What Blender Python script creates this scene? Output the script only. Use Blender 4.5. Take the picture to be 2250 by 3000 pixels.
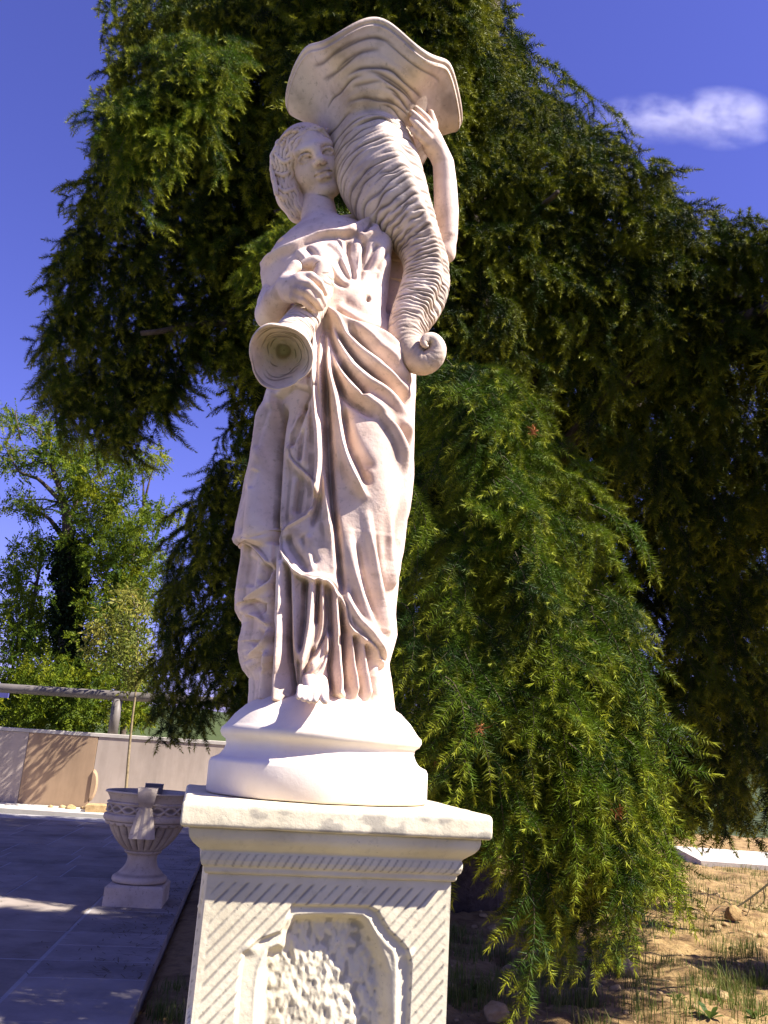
import bpy, math, random
import numpy as np
from mathutils import Vector, Matrix, Euler

R = math.radians
rng = np.random.default_rng(11)
random.seed(11)
scene = bpy.context.scene
for _o in list(bpy.data.objects):
    bpy.data.objects.remove(_o)
COL = scene.collection

# ------------------------------------------------------------------ camera, sky, sun, exposure
PW, PH, FPX = 2250.0, 3000.0, 2425.0
PITCH, ROLL = R(16.27), R(3.707)
CAM = np.array([0.0, 0.0, 1.0])
_fw = np.array([0, math.cos(PITCH), math.sin(PITCH)])
_rt0 = np.array([1.0, 0, 0]); _up0 = np.cross(_rt0, _fw)
CR = math.cos(ROLL) * _rt0 + math.sin(ROLL) * _up0
CU = -math.sin(ROLL) * _rt0 + math.cos(ROLL) * _up0
CF = _fw
cam = bpy.data.cameras.new('camera'); cam_o = bpy.data.objects.new('camera', cam); COL.objects.link(cam_o)
cam.sensor_fit = 'HORIZONTAL'; cam.sensor_width = 36.0; cam.lens = FPX / PW * 36.0
cam.clip_start = 0.05; cam.clip_end = 5000
_m = Matrix(((CR[0], CU[0], -CF[0], 0), (CR[1], CU[1], -CF[1], 0), (CR[2], CU[2], -CF[2], 1.0), (0, 0, 0, 1)))
cam_o.matrix_world = _m
scene.camera = cam_o

SUN_AZ, SUN_EL = R(-17.0), R(47.0)          # azimuth from +x towards +y
to_sun = Vector((math.cos(SUN_EL) * math.cos(SUN_AZ), math.cos(SUN_EL) * math.sin(SUN_AZ), math.sin(SUN_EL)))
world = bpy.data.worlds.new('World'); scene.world = world; world.use_nodes = True
wn = world.node_tree; wn.nodes.clear()
_out = wn.nodes.new('ShaderNodeOutputWorld'); _bg = wn.nodes.new('ShaderNodeBackground')
_sky = wn.nodes.new('ShaderNodeTexSky'); _sky.sky_type = 'NISHITA'; _sky.sun_disc = False
_sky.sun_elevation = SUN_EL
_sky.sun_rotation = math.atan2(to_sun.x, to_sun.y)
_sky.air_density = 1.0; _sky.dust_density = 0.25; _sky.ozone_density = 1.6
_tint = wn.nodes.new('ShaderNodeMix'); _tint.data_type = 'RGBA'; _tint.blend_type = 'MULTIPLY'
_tint.inputs[0].default_value = 1.0
_tint.inputs[7].default_value = (0.79, 0.635, 1.42, 1)
wn.links.new(_sky.outputs[0], _tint.inputs[6]); wn.links.new(_tint.outputs[2], _bg.inputs[0])
wn.links.new(_bg.outputs[0], _out.inputs[0])
_bg.inputs[1].default_value = 0.050
sun = bpy.data.lights.new('sun', 'SUN'); sun.energy = 5.0; sun.angle = R(0.5); sun.color = (1.0, 0.945, 0.90)
sun_o = bpy.data.objects.new('sun', sun); COL.objects.link(sun_o)
sun_o.rotation_euler = to_sun.to_track_quat('Z', 'Y').to_euler()
sun_o.location = to_sun * 40
vs = scene.view_settings
scene.display_settings.display_device = 'sRGB'
vs.view_transform = 'Standard'; vs.look = 'None'; vs.gamma = 1.0; vs.use_curve_mapping = False
vs.exposure = 1.6
scene.cycles.max_bounces = 6; scene.cycles.diffuse_bounces = 4; scene.cycles.transparent_max_bounces = 8
scene.cycles.sample_clamp_indirect = 8.0

# ------------------------------------------------------------------ helpers
def rays(u, v):
    u = np.asarray(u, float); v = np.asarray(v, float)
    return CF + ((u - PW / 2) / FPX)[..., None] * CR - ((v - PH / 2) / FPX)[..., None] * CU

def P(u, v, y):
    """world point at depth y (metres ahead of the viewer) seen in direction (u, v)"""
    d = rays(u, v); t = np.asarray(y, float) / d[..., 1]
    return CAM + d * t[..., None]

def G(u, v, z=0.0):
    d = rays(u, v); t = (z - 1.0) / d[..., 2]
    return CAM + d * t[..., None]

def proj(p):
    q = np.asarray(p) - CAM; dz = q @ CF
    return PW / 2 + FPX * (q @ CR) / dz, PH / 2 - FPX * (q @ CU) / dz, dz

def mpp(p):
    """metres per photo pixel at a point"""
    return (np.asarray(p) - CAM) @ CF / FPX

def mesh_np(name, V, Fq, smooth=True):
    """mesh from numpy verts and a list of (n,k) index arrays"""
    me = bpy.data.meshes.new(name)
    V = np.ascontiguousarray(V, np.float32)
    if not isinstance(Fq, (list, tuple)): Fq = [Fq]
    Fq = [np.ascontiguousarray(f, np.int32) for f in Fq if len(f)]
    me.vertices.add(len(V)); me.vertices.foreach_set('co', V.ravel())
    tot = sum(f.size for f in Fq); npoly = sum(len(f) for f in Fq)
    me.loops.add(tot); me.loops.foreach_set('vertex_index', np.concatenate([f.ravel() for f in Fq]))
    cnt = np.concatenate([np.full(len(f), f.shape[1], np.int32) for f in Fq])
    st = np.concatenate([[0], np.cumsum(cnt)[:-1]]).astype(np.int32)
    me.polygons.add(npoly); me.polygons.foreach_set('loop_start', st)
    me.update(calc_edges=True); me.validate()
    me.polygons.foreach_set('use_smooth', np.full(len(me.polygons), bool(smooth)))
    me.update()
    return me

def link(name, me, mat=None, parent=None):
    o = bpy.data.objects.new(name, me); COL.objects.link(o)
    if mat is not None and me is not None and len(me.materials) == 0: me.materials.append(mat)
    if parent is not None: o.parent = parent
    return o

def tag(o, label=None, cat=None, group=None, kind=None):
    if label: o['label'] = label
    if cat: o['category'] = cat
    if group: o['group'] = group
    if kind: o['kind'] = kind
    return o

def empty(name, loc, rz=0.0):
    o = bpy.data.objects.new(name, None); COL.objects.link(o)
    o.location = loc; o.rotation_euler = (0, 0, rz); o.empty_display_size = 0.1
    return o

def attr(me, name, vals):
    a = me.attributes.new(name, 'FLOAT', 'POINT'); a.data.foreach_set('value', np.ascontiguousarray(vals, np.float32).ravel())

def grid_faces(nr, nc, wrap=False):
    i = np.arange(nr - 1)[:, None]; ncol = nc if wrap else nc - 1
    j = np.arange(ncol)[None, :]; j2 = (j + 1) % nc
    a = i * nc + j; b = i * nc + j2; c = (i + 1) * nc + j2; d = (i + 1) * nc + j
    return np.stack([a, b, c, d], -1).reshape(-1, 4)

def grid_normals(X, wrap=False):
    """normals of an (r,c,3) grid"""
    if wrap:
        dc = np.roll(X, -1, 1) - np.roll(X, 1, 1)
    else:
        dc = np.gradient(X, axis=1)
    dr = np.gradient(X, axis=0)
    n = np.cross(dc, dr); return n / (np.linalg.norm(n, axis=-1, keepdims=True) + 1e-12)

def smooth01(x): x = np.clip(x, 0, 1); return x * x * (3 - 2 * x)

def catmull(pts, step=6.0):
    pts = np.asarray(pts, float)
    if len(pts) < 3:
        n = max(2, int(np.linalg.norm(pts[-1, :2] - pts[0, :2]) / step)); t = np.linspace(0, 1, n)[:, None]
        return pts[0] + (pts[-1] - pts[0]) * t
    p = np.vstack([2 * pts[0] - pts[1], pts, 2 * pts[-1] - pts[-2]]); out = []
    for i in range(1, len(p) - 2):
        a, b, c, d = p[i - 1], p[i], p[i + 1], p[i + 2]
        n = max(2, int(np.linalg.norm((c - b)) / step)); t = np.linspace(0, 1, n, endpoint=False)[:, None]
        out.append(0.5 * (2 * b + (c - a) * t + (2 * a - 5 * b + 4 * c - d) * t ** 2 + (3 * b - a - 3 * c + d) * t ** 3))
    out.append(pts[-1:]); return np.vstack(out)

def noise3(p, scale, seed=0, octv=3):
    """cheap smooth value noise (numpy)"""
    p = np.asarray(p, float) * scale; out = np.zeros(p.shape[:-1]); amp = 1.0; tot = 0
    for o in range(octv):
        q = p * 2 ** o + 17.3 * o + seed * 3.17
        i = np.floor(q).astype(np.int64); f = q - i; f = f * f * (3 - 2 * f)
        def h(a, b, c):
            n = (np.asarray(a) * 73856093) ^ (np.asarray(b) * 19349663) ^ (np.asarray(c) * 83492791) ^ (seed * 2654435)
            n = n & 0xffffffff
            n = ((n ^ (n >> 13)) * 127412617) & 0x7fffffff
            return ((n ^ (n >> 16)) & 0xffff) / 65535.0
        x, y, z = i[..., 0], i[..., 1], i[..., 2]; fx, fy, fz = f[..., 0], f[..., 1], f[..., 2]
        r = 0
        for dx in (0, 1):
            for dy in (0, 1):
                for dz in (0, 1):
                    w = (fx if dx else 1 - fx) * (fy if dy else 1 - fy) * (fz if dz else 1 - fz)
                    r = r + w * h(x + dx, y + dy, z + dz)
        out += amp * (r * 2 - 1); tot += amp; amp *= 0.5
    return out / tot

class Relief:
    """carving depths over a sculpted face: strokes and plateaus, in metres"""
    def __init__(s, u0, v0, u1, v1, res=2.0):
        s.u0, s.v0, s.res = u0, v0, res
        s.nu = int((u1 - u0) / res) + 1; s.nv = int((v1 - v0) / res) + 1
        s.H = np.zeros((s.nv, s.nu)); s.U, s.V = np.meshgrid(u0 + res * np.arange(s.nu), v0 + res * np.arange(s.nv))
    def _win(s, lo, hi):
        i0 = max(0, int((lo[1] - s.v0) / s.res)); i1 = min(s.nv, int((hi[1] - s.v0) / s.res) + 2)
        j0 = max(0, int((lo[0] - s.u0) / s.res)); j1 = min(s.nu, int((hi[0] - s.u0) / s.res) + 2)
        return i0, i1, j0, j1
    def stroke(s, pts, w, A, wl=None, wr=None, t0=0.15, t1=0.15, k=2.0):
        """ridge (A>0) or groove (A<0); wl / wr widths left / right of the direction of travel"""
        q = catmull(pts, 7); wl = wl or w; wr = wr or w; pad = 2.6 * max(wl, wr)
        i0, i1, j0, j1 = s._win(q.min(0) - pad, q.max(0) + pad)
        if i1 <= i0 or j1 <= j0: return
        U = s.U[i0:i1, j0:j1]; V = s.V[i0:i1, j0:j1]
        D = np.full(U.shape, 1e9); T = np.zeros(U.shape); S = np.ones(U.shape)
        L = np.concatenate([[0], np.cumsum(np.linalg.norm(np.diff(q, axis=0), axis=1))]); L /= L[-1] + 1e-9
        for k_ in range(len(q) - 1):
            a, b = q[k_], q[k_ + 1]; lo = np.minimum(a, b) - pad; hi = np.maximum(a, b) + pad
            x0, x1, y0, y1 = s._win(lo, hi); x0 -= i0; x1 -= i0; y0 -= j0; y1 -= j0
            x0 = max(x0, 0); y0 = max(y0, 0)
            if x1 <= x0 or y1 <= y0: continue
            uu = U[x0:x1, y0:y1]; vv = V[x0:x1, y0:y1]; ab = b - a; l2 = ab @ ab + 1e-9
            t = np.clip(((uu - a[0]) * ab[0] + (vv - a[1]) * ab[1]) / l2, 0, 1)
            dx = uu - a[0] - ab[0] * t; dy = vv - a[1] - ab[1] * t; d = np.hypot(dx, dy)
            m = d < D[x0:x1, y0:y1]
            D[x0:x1, y0:y1][m] = d[m]; T[x0:x1, y0:y1][m] = (L[k_] + t * (L[k_ + 1] - L[k_]))[m]
            S[x0:x1, y0:y1][m] = np.sign(ab[0] * dy - ab[1] * dx)[m]
        W = np.where(S < 0, wl, wr)
        tp = smooth01(T / max(t0, 1e-6)) * smooth01((1 - T) / max(t1, 1e-6)) if (t0 > 0 or t1 > 0) else 1
        if t0 == 0: tp = smooth01((1 - T) / max(t1, 1e-6))
        if t1 == 0: tp = smooth01(T / max(t0, 1e-6)) if t0 > 0 else 1
        s.H[i0:i1, j0:j1] += A * np.exp(-(D / W) ** k) * tp
    def blob(s, cu, cv, su, sv, A, rot=0.0, k=2.0):
        c, n = math.cos(R(rot)), math.sin(R(rot)); du = s.U - cu; dv = s.V - cv
        a = (du * c + dv * n) / su; b = (-du * n + dv * c) / sv
        s.H += A * np.exp(-(a * a + b * b) ** (k / 2))
    def inside(s, poly, soft=4.0):
        """soft 0..1 mask of a polygon"""
        poly = np.asarray(poly, float); ins = np.zeros(s.U.shape, bool); D = np.full(s.U.shape, 1e9)
        n = len(poly)
        for k in range(n):
            a, b = poly[k], poly[(k + 1) % n]
            c = ((a[1] > s.V) != (b[1] > s.V)) & (s.U < (b[0] - a[0]) * (s.V - a[1]) / (b[1] - a[1] + 1e-12) + a[0])
            ins ^= c
            ab = b - a; t = np.clip(((s.U - a[0]) * ab[0] + (s.V - a[1]) * ab[1]) / (ab @ ab + 1e-9), 0, 1)
            D = np.minimum(D, np.hypot(s.U - a[0] - ab[0] * t, s.V - a[1] - ab[1] * t))
        return smooth01(np.where(ins, D, -D) / (2 * soft) + 0.5)
    def sample(s, u, v):
        x = np.clip((u - s.u0) / s.res, 0, s.nu - 1.001); y = np.clip((v - s.v0) / s.res, 0, s.nv - 1.001)
        j = x.astype(int); i = y.astype(int); fx = x - j; fy = y - i; H = s.H
        return (H[i, j] * (1 - fx) + H[i, j + 1] * fx) * (1 - fy) + (H[i + 1, j] * (1 - fx) + H[i + 1, j + 1] * fx) * fy

class Field:
    """signed distance field on a regular grid"""
    def __init__(s, lo, hi, h):
        s.lo = np.asarray(lo, float); s.h = h
        s.n = (np.ceil((np.asarray(hi) - s.lo) / h)).astype(int) + 1
        s.F = np.full(s.n, 0.2, np.float32)
    def _bb(s, lo, hi):
        a = np.clip(((np.asarray(lo) - s.lo) / s.h).astype(int) - 1, 0, s.n); b = np.clip(((np.asarray(hi) - s.lo) / s.h).astype(int) + 2, 0, s.n)
        return a, b
    def _xyz(s, a, b):
        return np.meshgrid(*[(s.lo[k] + s.h * np.arange(a[k], b[k])).astype(np.float32) for k in range(3)], indexing='ij', sparse=True)
    def _mix(s, a, b, d, k, sub):
        W = s.F[a[0]:b[0], a[1]:b[1], a[2]:b[2]]
        if sub:
            d = -d; hh = np.maximum(k - np.abs(W - d), 0) / k; W[...] = np.maximum(W, d) + hh * hh * k * 0.25
        else:
            hh = np.maximum(k - np.abs(W - d), 0) / k; W[...] = np.minimum(W, d) - hh * hh * k * 0.25
    def cap(s, p, q, r0, r1=None, k=0.006, sub=False):
        p = np.asarray(p, float); q = np.asarray(q, float); r1 = r0 if r1 is None else r1; rm = max(r0, r1) + k + 3 * s.h
        a, b = s._bb(np.minimum(p, q) - rm, np.maximum(p, q) + rm)
        if np.any(b <= a): return
        X, Y, Z = s._xyz(a, b); d_ = (q - p); l2 = float(d_ @ d_) + 1e-12
        t = np.clip(((X - p[0]) * d_[0] + (Y - p[1]) * d_[1] + (Z - p[2]) * d_[2]) / l2, 0, 1)
        d = np.sqrt((X - p[0] - t * d_[0]) ** 2 + (Y - p[1] - t * d_[1]) ** 2 + (Z - p[2] - t * d_[2]) ** 2) - (r0 + t * (r1 - r0))
        s._mix(a, b, d, k, sub)
    def chain(s, pts, rs, k=0.006, sub=False):
        pts = np.asarray(pts, float); rs = np.asarray(rs, float); rm = rs.max() + k + 3 * s.h
        a, b = s._bb(pts.min(0) - rm, pts.max(0) + rm)
        if np.any(b <= a): return
        X, Y, Z = s._xyz(a, b); D = np.full(tuple(b - a), 1.0, np.float32)
        for i in range(len(pts) - 1):
            p, q = pts[i], pts[i + 1]; a2, b2 = s._bb(np.minimum(p, q) - rm, np.maximum(p, q) + rm)
            if np.any(b2 <= a2): continue
            w = tuple(slice(a2[j] - a[j], b2[j] - a[j]) for j in range(3)); x, y, z = X[w[0]], Y[:, w[1]], Z[:, :, w[2]]
            d_ = q - p; l2 = float(d_ @ d_) + 1e-12
            t = np.clip(((x - p[0]) * d_[0] + (y - p[1]) * d_[1] + (z - p[2]) * d_[2]) / l2, 0, 1)
            d = np.sqrt((x - p[0] - t * d_[0]) ** 2 + (y - p[1] - t * d_[1]) ** 2 + (z - p[2] - t * d_[2]) ** 2) - (rs[i] + t * (rs[i + 1] - rs[i]))
            D[w] = np.minimum(D[w], d)
        s._mix(a, b, D, k, sub)
    def ell(s, c, r, M=None, k=0.006, sub=False):
        c = np.asarray(c, float); r = np.asarray(r, float); M = np.eye(3) if M is None else np.asarray(M)   # rows of M: local axes
        rm = max(r) + k + 3 * s.h; a, b = s._bb(c - rm, c + rm)
        if np.any(b <= a): return
        X, Y, Z = s._xyz(a, b); X = X - c[0]; Y = Y - c[1]; Z = Z - c[2]
        l = [(X * M[i, 0] + Y * M[i, 1] + Z * M[i, 2]) for i in range(3)]
        k0 = np.sqrt(sum((l[i] / r[i]) ** 2 for i in range(3))); k1 = np.sqrt(sum((l[i] / r[i] ** 2) ** 2 for i in range(3))) + 1e-9
        d = k0 * (k0 - 1) / k1
        s._mix(a, b, d, k, sub)
    def value(s, p):
        i = np.clip(np.round((p - s.lo) / s.h).astype(int), 0, s.n - 1); return s.F[i[..., 0], i[..., 1], i[..., 2]]
    def snap(s, u, v, y0, y1, n=240):
        """first surface point along the sight lines"""
        ys = np.linspace(y0, y1, n); pts = P(np.asarray(u)[:, None], np.asarray(v)[:, None], ys[None, :])
        val = s.value(pts); hit = val < 0; idx = np.where(hit.any(1), hit.argmax(1), n // 2)
        return pts[np.arange(len(idx)), idx]
    def mesh(s, name, relax=1):
        """surface nets"""
        Fl = s.F; n = s.n; ins = Fl < 0
        c = np.zeros(n - 1, np.uint8)
        for dx in (0, 1):
            for dy in (0, 1):
                for dz in (0, 1):
                    c += ins[dx:n[0] - 1 + dx, dy:n[1] - 1 + dy, dz:n[2] - 1 + dz]
        act = (c > 0) & (c < 8); idx = np.argwhere(act); vid = np.full(act.shape, -1, np.int32); vid[act] = np.arange(len(idx))
        acc = np.zeros((len(idx), 3)); cnt = np.zeros(len(idx))
        corners = [(dx, dy, dz) for dx in (0, 1) for dy in (0, 1) for dz in (0, 1)]
        val = {q: Fl[idx[:, 0] + q[0], idx[:, 1] + q[1], idx[:, 2] + q[2]].astype(float) for q in corners}
        for q in corners:
            for ax in range(3):
                if q[ax] == 0:
                    q2 = list(q); q2[ax] = 1; q2 = tuple(q2); a = val[q]; b = val[q2]; m = (a < 0) != (b < 0)
                    t = np.where(m, a / (a - b + 1e-12), 0); p = np.zeros((len(idx), 3)); p[:] = q; p[:, ax] = t
                    acc += p * m[:, None]; cnt += m
        V = s.lo + s.h * (idx + acc / np.maximum(cnt, 1)[:, None])
        faces = []
        for ax in range(3):
            a1, a2 = (ax + 1) % 3, (ax + 2) % 3
            sl0 = [slice(1, n[k] - 1) for k in range(3)]; sl0[ax] = slice(0, n[ax] - 1); sl1 = list(sl0); sl1[ax] = slice(1, n[ax])
            A = ins[tuple(sl0)]; B = ins[tuple(sl1)]; e = np.argwhere(A != B); fl = A[e[:, 0], e[:, 1], e[:, 2]]
            off = np.ones(3, int); off[ax] = 0; g = e + off
            def V_(d1, d2):
                h = g.copy(); h[:, a1] -= d1; h[:, a2] -= d2; return vid[h[:, 0], h[:, 1], h[:, 2]]
            quad = np.stack([V_(1, 1), V_(0, 1), V_(0, 0), V_(1, 0)], 1); quad[~fl] = quad[~fl][:, ::-1]
            faces.append(quad)
        Q = np.vstack(faces); Q = Q[(Q >= 0).all(1)]
        for _ in range(relax):
            sm = np.zeros_like(V); ct = np.zeros(len(V))
            for a, b in ((0, 1), (1, 2), (2, 3), (3, 0)):
                np.add.at(sm, Q[:, a], V[Q[:, b]]); np.add.at(ct, Q[:, a], 1)
            V = 0.5 * V + 0.5 * sm / np.maximum(ct, 1)[:, None]
        return V, Q

# ------------------------------------------------------------------ materials
def nodes_mat(name):
    m = bpy.data.materials.new(name); m.use_nodes = True; nt = m.node_tree
    return m, nt, nt.nodes['Principled BSDF']

def nd(nt, t, **kw):
    n = nt.nodes.new(t)
    for k, v in kw.items():
        if k == 'op': n.operation = v
        else: n.inputs[k].default_value = v
    return n

def ramp(nt, fac, stops):
    r = nt.nodes.new('ShaderNodeValToRGB'); el = r.color_ramp.elements
    while len(el) < len(stops): el.new(0.5)
    for e, (p, c) in zip(el, stops): e.position = p; e.color = (*c, 1) if len(c) == 3 else c
    nt.links.new(fac, r.inputs[0]); return r

def coords(nt): return nt.nodes.new('ShaderNodeNewGeometry').outputs['Position']

def mixc(nt, fac, a, b, mode='MIX'):
    m = nt.nodes.new('ShaderNodeMix'); m.data_type = 'RGBA'; m.blend_type = mode
    for sock, x in ((m.inputs[0], fac), (m.inputs[6], a), (m.inputs[7], b)):
        if isinstance(x, (int, float)): sock.default_value = x
        elif isinstance(x, tuple): sock.default_value = (*x, 1) if len(x) == 3 else x
        else: nt.links.new(x, sock)
    return m.outputs[2]

def stone_mat(name, base, light, dark, patina=(0.16, 0.13, 0.115), scale=30.0, bump=0.25, speck=0.5, use_attr=True, rough=0.8, stain=0.35):
    m, nt, bs = nodes_mat(name); pos = coords(nt); L = nt.links
    n1 = nd(nt, 'ShaderNodeTexNoise', Scale=scale * 0.35, Detail=5.0, Roughness=0.6); L.new(pos, n1.inputs['Vector'])
    c1 = ramp(nt, n1.outputs[0], [(0.33, dark), (0.5, base), (0.66, light)]).outputs[0]
    n2 = nd(nt, 'ShaderNodeTexNoise', Scale=scale * 3.2, Detail=6.0, Roughness=0.7); L.new(pos, n2.inputs['Vector'])
    s2 = ramp(nt, n2.outputs[0], [(0.56, (0, 0, 0)), (0.70, (1, 1, 1))]).outputs[0]
    sm = nd(nt, 'ShaderNodeMath', op='MULTIPLY'); L.new(s2, sm.inputs[0]); sm.inputs[1].default_value = stain
    c2 = mixc(nt, sm.outputs[0], c1, patina)
    # small pits
    vo = nd(nt, 'ShaderNodeTexVoronoi', Scale=scale * 5.5); L.new(pos, vo.inputs['Vector'])
    pit = ramp(nt, vo.outputs[0], [(0.07, (1, 1, 1)), (0.13, (0, 0, 0))]).outputs[0]
    n4 = nd(nt, 'ShaderNodeTexNoise', Scale=scale * 0.9, Detail=2.0); L.new(pos, n4.inputs['Vector'])
    gate = ramp(nt, n4.outputs[0], [(0.52, (0, 0, 0)), (0.6, (1, 1, 1))]).outputs[0]
    pg = nd(nt, 'ShaderNodeMath', op='MULTIPLY'); L.new(pit, pg.inputs[0]); L.new(gate, pg.inputs[1])
    pg2 = nd(nt, 'ShaderNodeMath', op='MULTIPLY'); L.new(pg.outputs[0], pg2.inputs[0]); pg2.inputs[1].default_value = speck
    c3 = mixc(nt, pg2.outputs[0], c2, patina)
    if use_attr:
        at = nt.nodes.new('ShaderNodeAttribute'); at.attribute_name = 'patina'
        c3 = mixc(nt, at.outputs['Fac'], c3, patina)
    L.new(c3, bs.inputs['Base Color']); bs.inputs['Roughness'].default_value = rough
    bs.inputs['Specular IOR Level'].default_value = 0.25
    n3 = nd(nt, 'ShaderNodeTexNoise', Scale=scale * 7, Detail=5.0, Roughness=0.65); L.new(pos, n3.inputs['Vector'])
    hs = nd(nt, 'ShaderNodeMath', op='SUBTRACT'); L.new(n3.outputs[0], hs.inputs[0]); L.new(pg.outputs[0], hs.inputs[1])
    bp = nd(nt, 'ShaderNodeBump', Strength=bump, Distance=0.003); L.new(hs.outputs[0], bp.inputs['Height'])
    L.new(bp.outputs[0], bs.inputs['Normal'])
    return m

M_STATUE = stone_mat('cast_stone_pink', (0.70, 0.54, 0.425), (0.78, 0.63, 0.51), (0.54, 0.395, 0.30), patina=(0.20, 0.145, 0.105), stain=0.42)
M_HORN = stone_mat('cast_stone_horn', (0.64, 0.51, 0.39), (0.72, 0.595, 0.47), (0.46, 0.35, 0.26), patina=(0.12, 0.09, 0.07), stain=0.40)
M_BASE = stone_mat('cast_stone_pale', (0.75, 0.655, 0.52), (0.79, 0.70, 0.57), (0.71, 0.605, 0.47), stain=0.06, speck=0.2, bump=0.1)
M_PED = stone_mat('cast_stone_cream', (0.60, 0.53, 0.365), (0.67, 0.60, 0.425), (0.51, 0.445, 0.30), patina=(0.23, 0.205, 0.165), stain=0.25, scale=22)
M_URN = stone_mat('cast_stone_grey', (0.47, 0.385, 0.285), (0.54, 0.45, 0.34), (0.36, 0.29, 0.21), patina=(0.09, 0.07, 0.055), stain=0.5, scale=14)
# ------------------------------------------------------------------ pedestal
YS = 1.3
PED_C = np.array([-0.0657, 1.3, 0.0]); PED_YAW = R(11.289); PED_TOP = 0.932; SH = 0.1572; SL = 0.1978
GROUND_S = -0.05
_ax = np.array([math.cos(PED_YAW), math.sin(PED_YAW), 0]); _ay = np.array([-math.sin(PED_YAW), math.cos(PED_YAW), 0])

def on_front(u, v, off=SH):
    """(x, z) on the front plane of the shaft"""
    d = rays(np.asarray(u, float), np.asarray(v, float)); o = CAM - PED_C
    t = (-off - o @ _ay) / (d @ _ay); p = o + d * t[..., None]
    return p @ _ax, p[..., 2]

def zz(pts, zx=1.659, u0=500.0, v0=2250.0):
    a = np.asarray(pts, float); x, z = on_front(u0 + a[:, 0] / zx, v0 + a[:, 1] / zx); return np.stack([x, z], 1) * 1000

ped = tag(empty('pedestal', PED_C, PED_YAW), 'cream cast stone pedestal with diagonal grooves under the statue', 'pedestal')

def sweep_square(name, prof, sub=60, mat=M_PED, groove=None):
    """profile (offset, z) carried round the four sides with mitred corners"""
    prof = np.asarray(prof); cs = [(-1, -1), (1, -1), (1, 1), (-1, 1)]; cols = []; arc = []
    for k in range(4):
        a, b = np.array(cs[k]), np.array(cs[(k + 1) % 4])
        for i in range(sub):
            t = i / sub; cols.append(a + (b - a) * t); arc.append((k, t))
    cols = np.array(cols); n = len(cols)
    X = np.zeros((len(prof), n, 3)); X[:, :, 0] = prof[:, 0][:, None] * cols[:, 0]; X[:, :, 1] = prof[:, 0][:, None] * cols[:, 1]; X[:, :, 2] = prof[:, 1][:, None]
    pat = np.zeros((len(prof), n))
    if groove is not None: pat = groove(X, prof, arc)
    nz = noise3(X.reshape(-1, 3), 60, 3).reshape(X.shape[:2]) * 0.0007
    N = grid_normals(X, True); X = X - N * nz[..., None]
    Q = grid_faces(len(prof), n, True)[:, ::-1]
    top = np.arange(n)[None, ::-1] + (len(prof) - 1) * n if prof[-1, 1] < prof[0, 1] else np.arange(n)[None, :] + (len(prof) - 1) * n
    me = mesh_np(name, X.reshape(-1, 3), [Q, np.arange(n)[None, :] , top], True)
    attr(me, 'patina', pat.ravel()); return link(name, me, mat, ped)

def arcprof(c, r, a0, a1, n=5):
    return [(c[0] + r * math.cos(R(a)), c[1] + r * math.sin(R(a))) for a in np.linspace(a0, a1, n)]
T = PED_TOP
slab_prof = [(SL - 0.06, T), (SL - 0.012, T)] + arcprof((SL - 0.006, T - 0.006), 0.006, 90, 0) + [(SL, T - 0.015), (SL + 0.0006, T - 0.023)] + arcprof((SL - 0.005, T - 0.026), 0.005, 0, -90) + [(SL - 0.04, T - 0.031)]
def slab_smear(X, prof, arc):
    nz = noise3(X.reshape(-1, 3) * [1, 1, 1.8], 34, 15, 4).reshape(X.shape[:2]); return np.clip(smooth01((nz - 0.02) / 0.25) * 0.65, 0, 0.7) * ((X[..., 2] < T - 0.007) & (X[..., 2] > T - 0.03))
slab_prof = slab_prof[:6] + [(SL + 0.0002, T - 0.008 - 0.0013 * i) for i in range(12)] + slab_prof[-6:]
sweep_square('top_slab', slab_prof, 150, groove=slab_smear)
cor = [(SL - 0.05, T - 0.0312), (SL - 0.011, T - 0.0312), (SL - 0.011, T - 0.037), (SL - 0.0125, T - 0.043), (SL - 0.017, T - 0.049), (SL - 0.024, T - 0.0545), (SH + 0.012, T - 0.058), (SH + 0.0105, T - 0.060),
       (SH + 0.0115, T - 0.064), (SH + 0.0115, T - 0.070), (SH + 0.0095, T - 0.0755), (SH + 0.006, T - 0.079), (SH + 0.0055, T - 0.084), (SH + 0.003, T - 0.0865), (SH - 0.02, T - 0.0875)]
def cor_groove(X, prof, arc):
    pat = np.zeros(X.shape[:2]); z = X[..., 2]
    for k in range(4):
        cols = np.array([j for j, (kk, t) in enumerate(arc) if kk == k]); t = np.array([arc[j][1] for j in cols]) * 2 * SL
        lean = (z[:, cols] - (T - 0.078)) * 0.75
        ph = (t[None, :] - lean) / 0.0125; c = np.abs(ph - np.floor(ph) - 0.5); kx = np.floor(ph).astype(int)
        dep = np.clip(1.0 - c / 0.2, 0, 1); inz = ((z[:, cols] < T - 0.0615) & (z[:, cols] > T - 0.0775))
        rnd = 0.25 + 0.75 * (np.sin(kx * 12.9898 + k * 7) * 43758.5453 % 1)
        pat[:, cols] = dep * inz * np.minimum(1, rnd * 1.5)
    return pat
_cp = []
for i in range(len(cor) - 1):
    n = 6 if 7 <= i <= 10 else 2
    for j in range(n): _cp.append((cor[i][0] + (cor[i + 1][0] - cor[i][0]) * j / n, cor[i][1] + (cor[i + 1][1] - cor[i][1]) * j / n))
_cp.append(cor[-1])
sweep_square('cornice', _cp, 150, groove=cor_groove)

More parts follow.
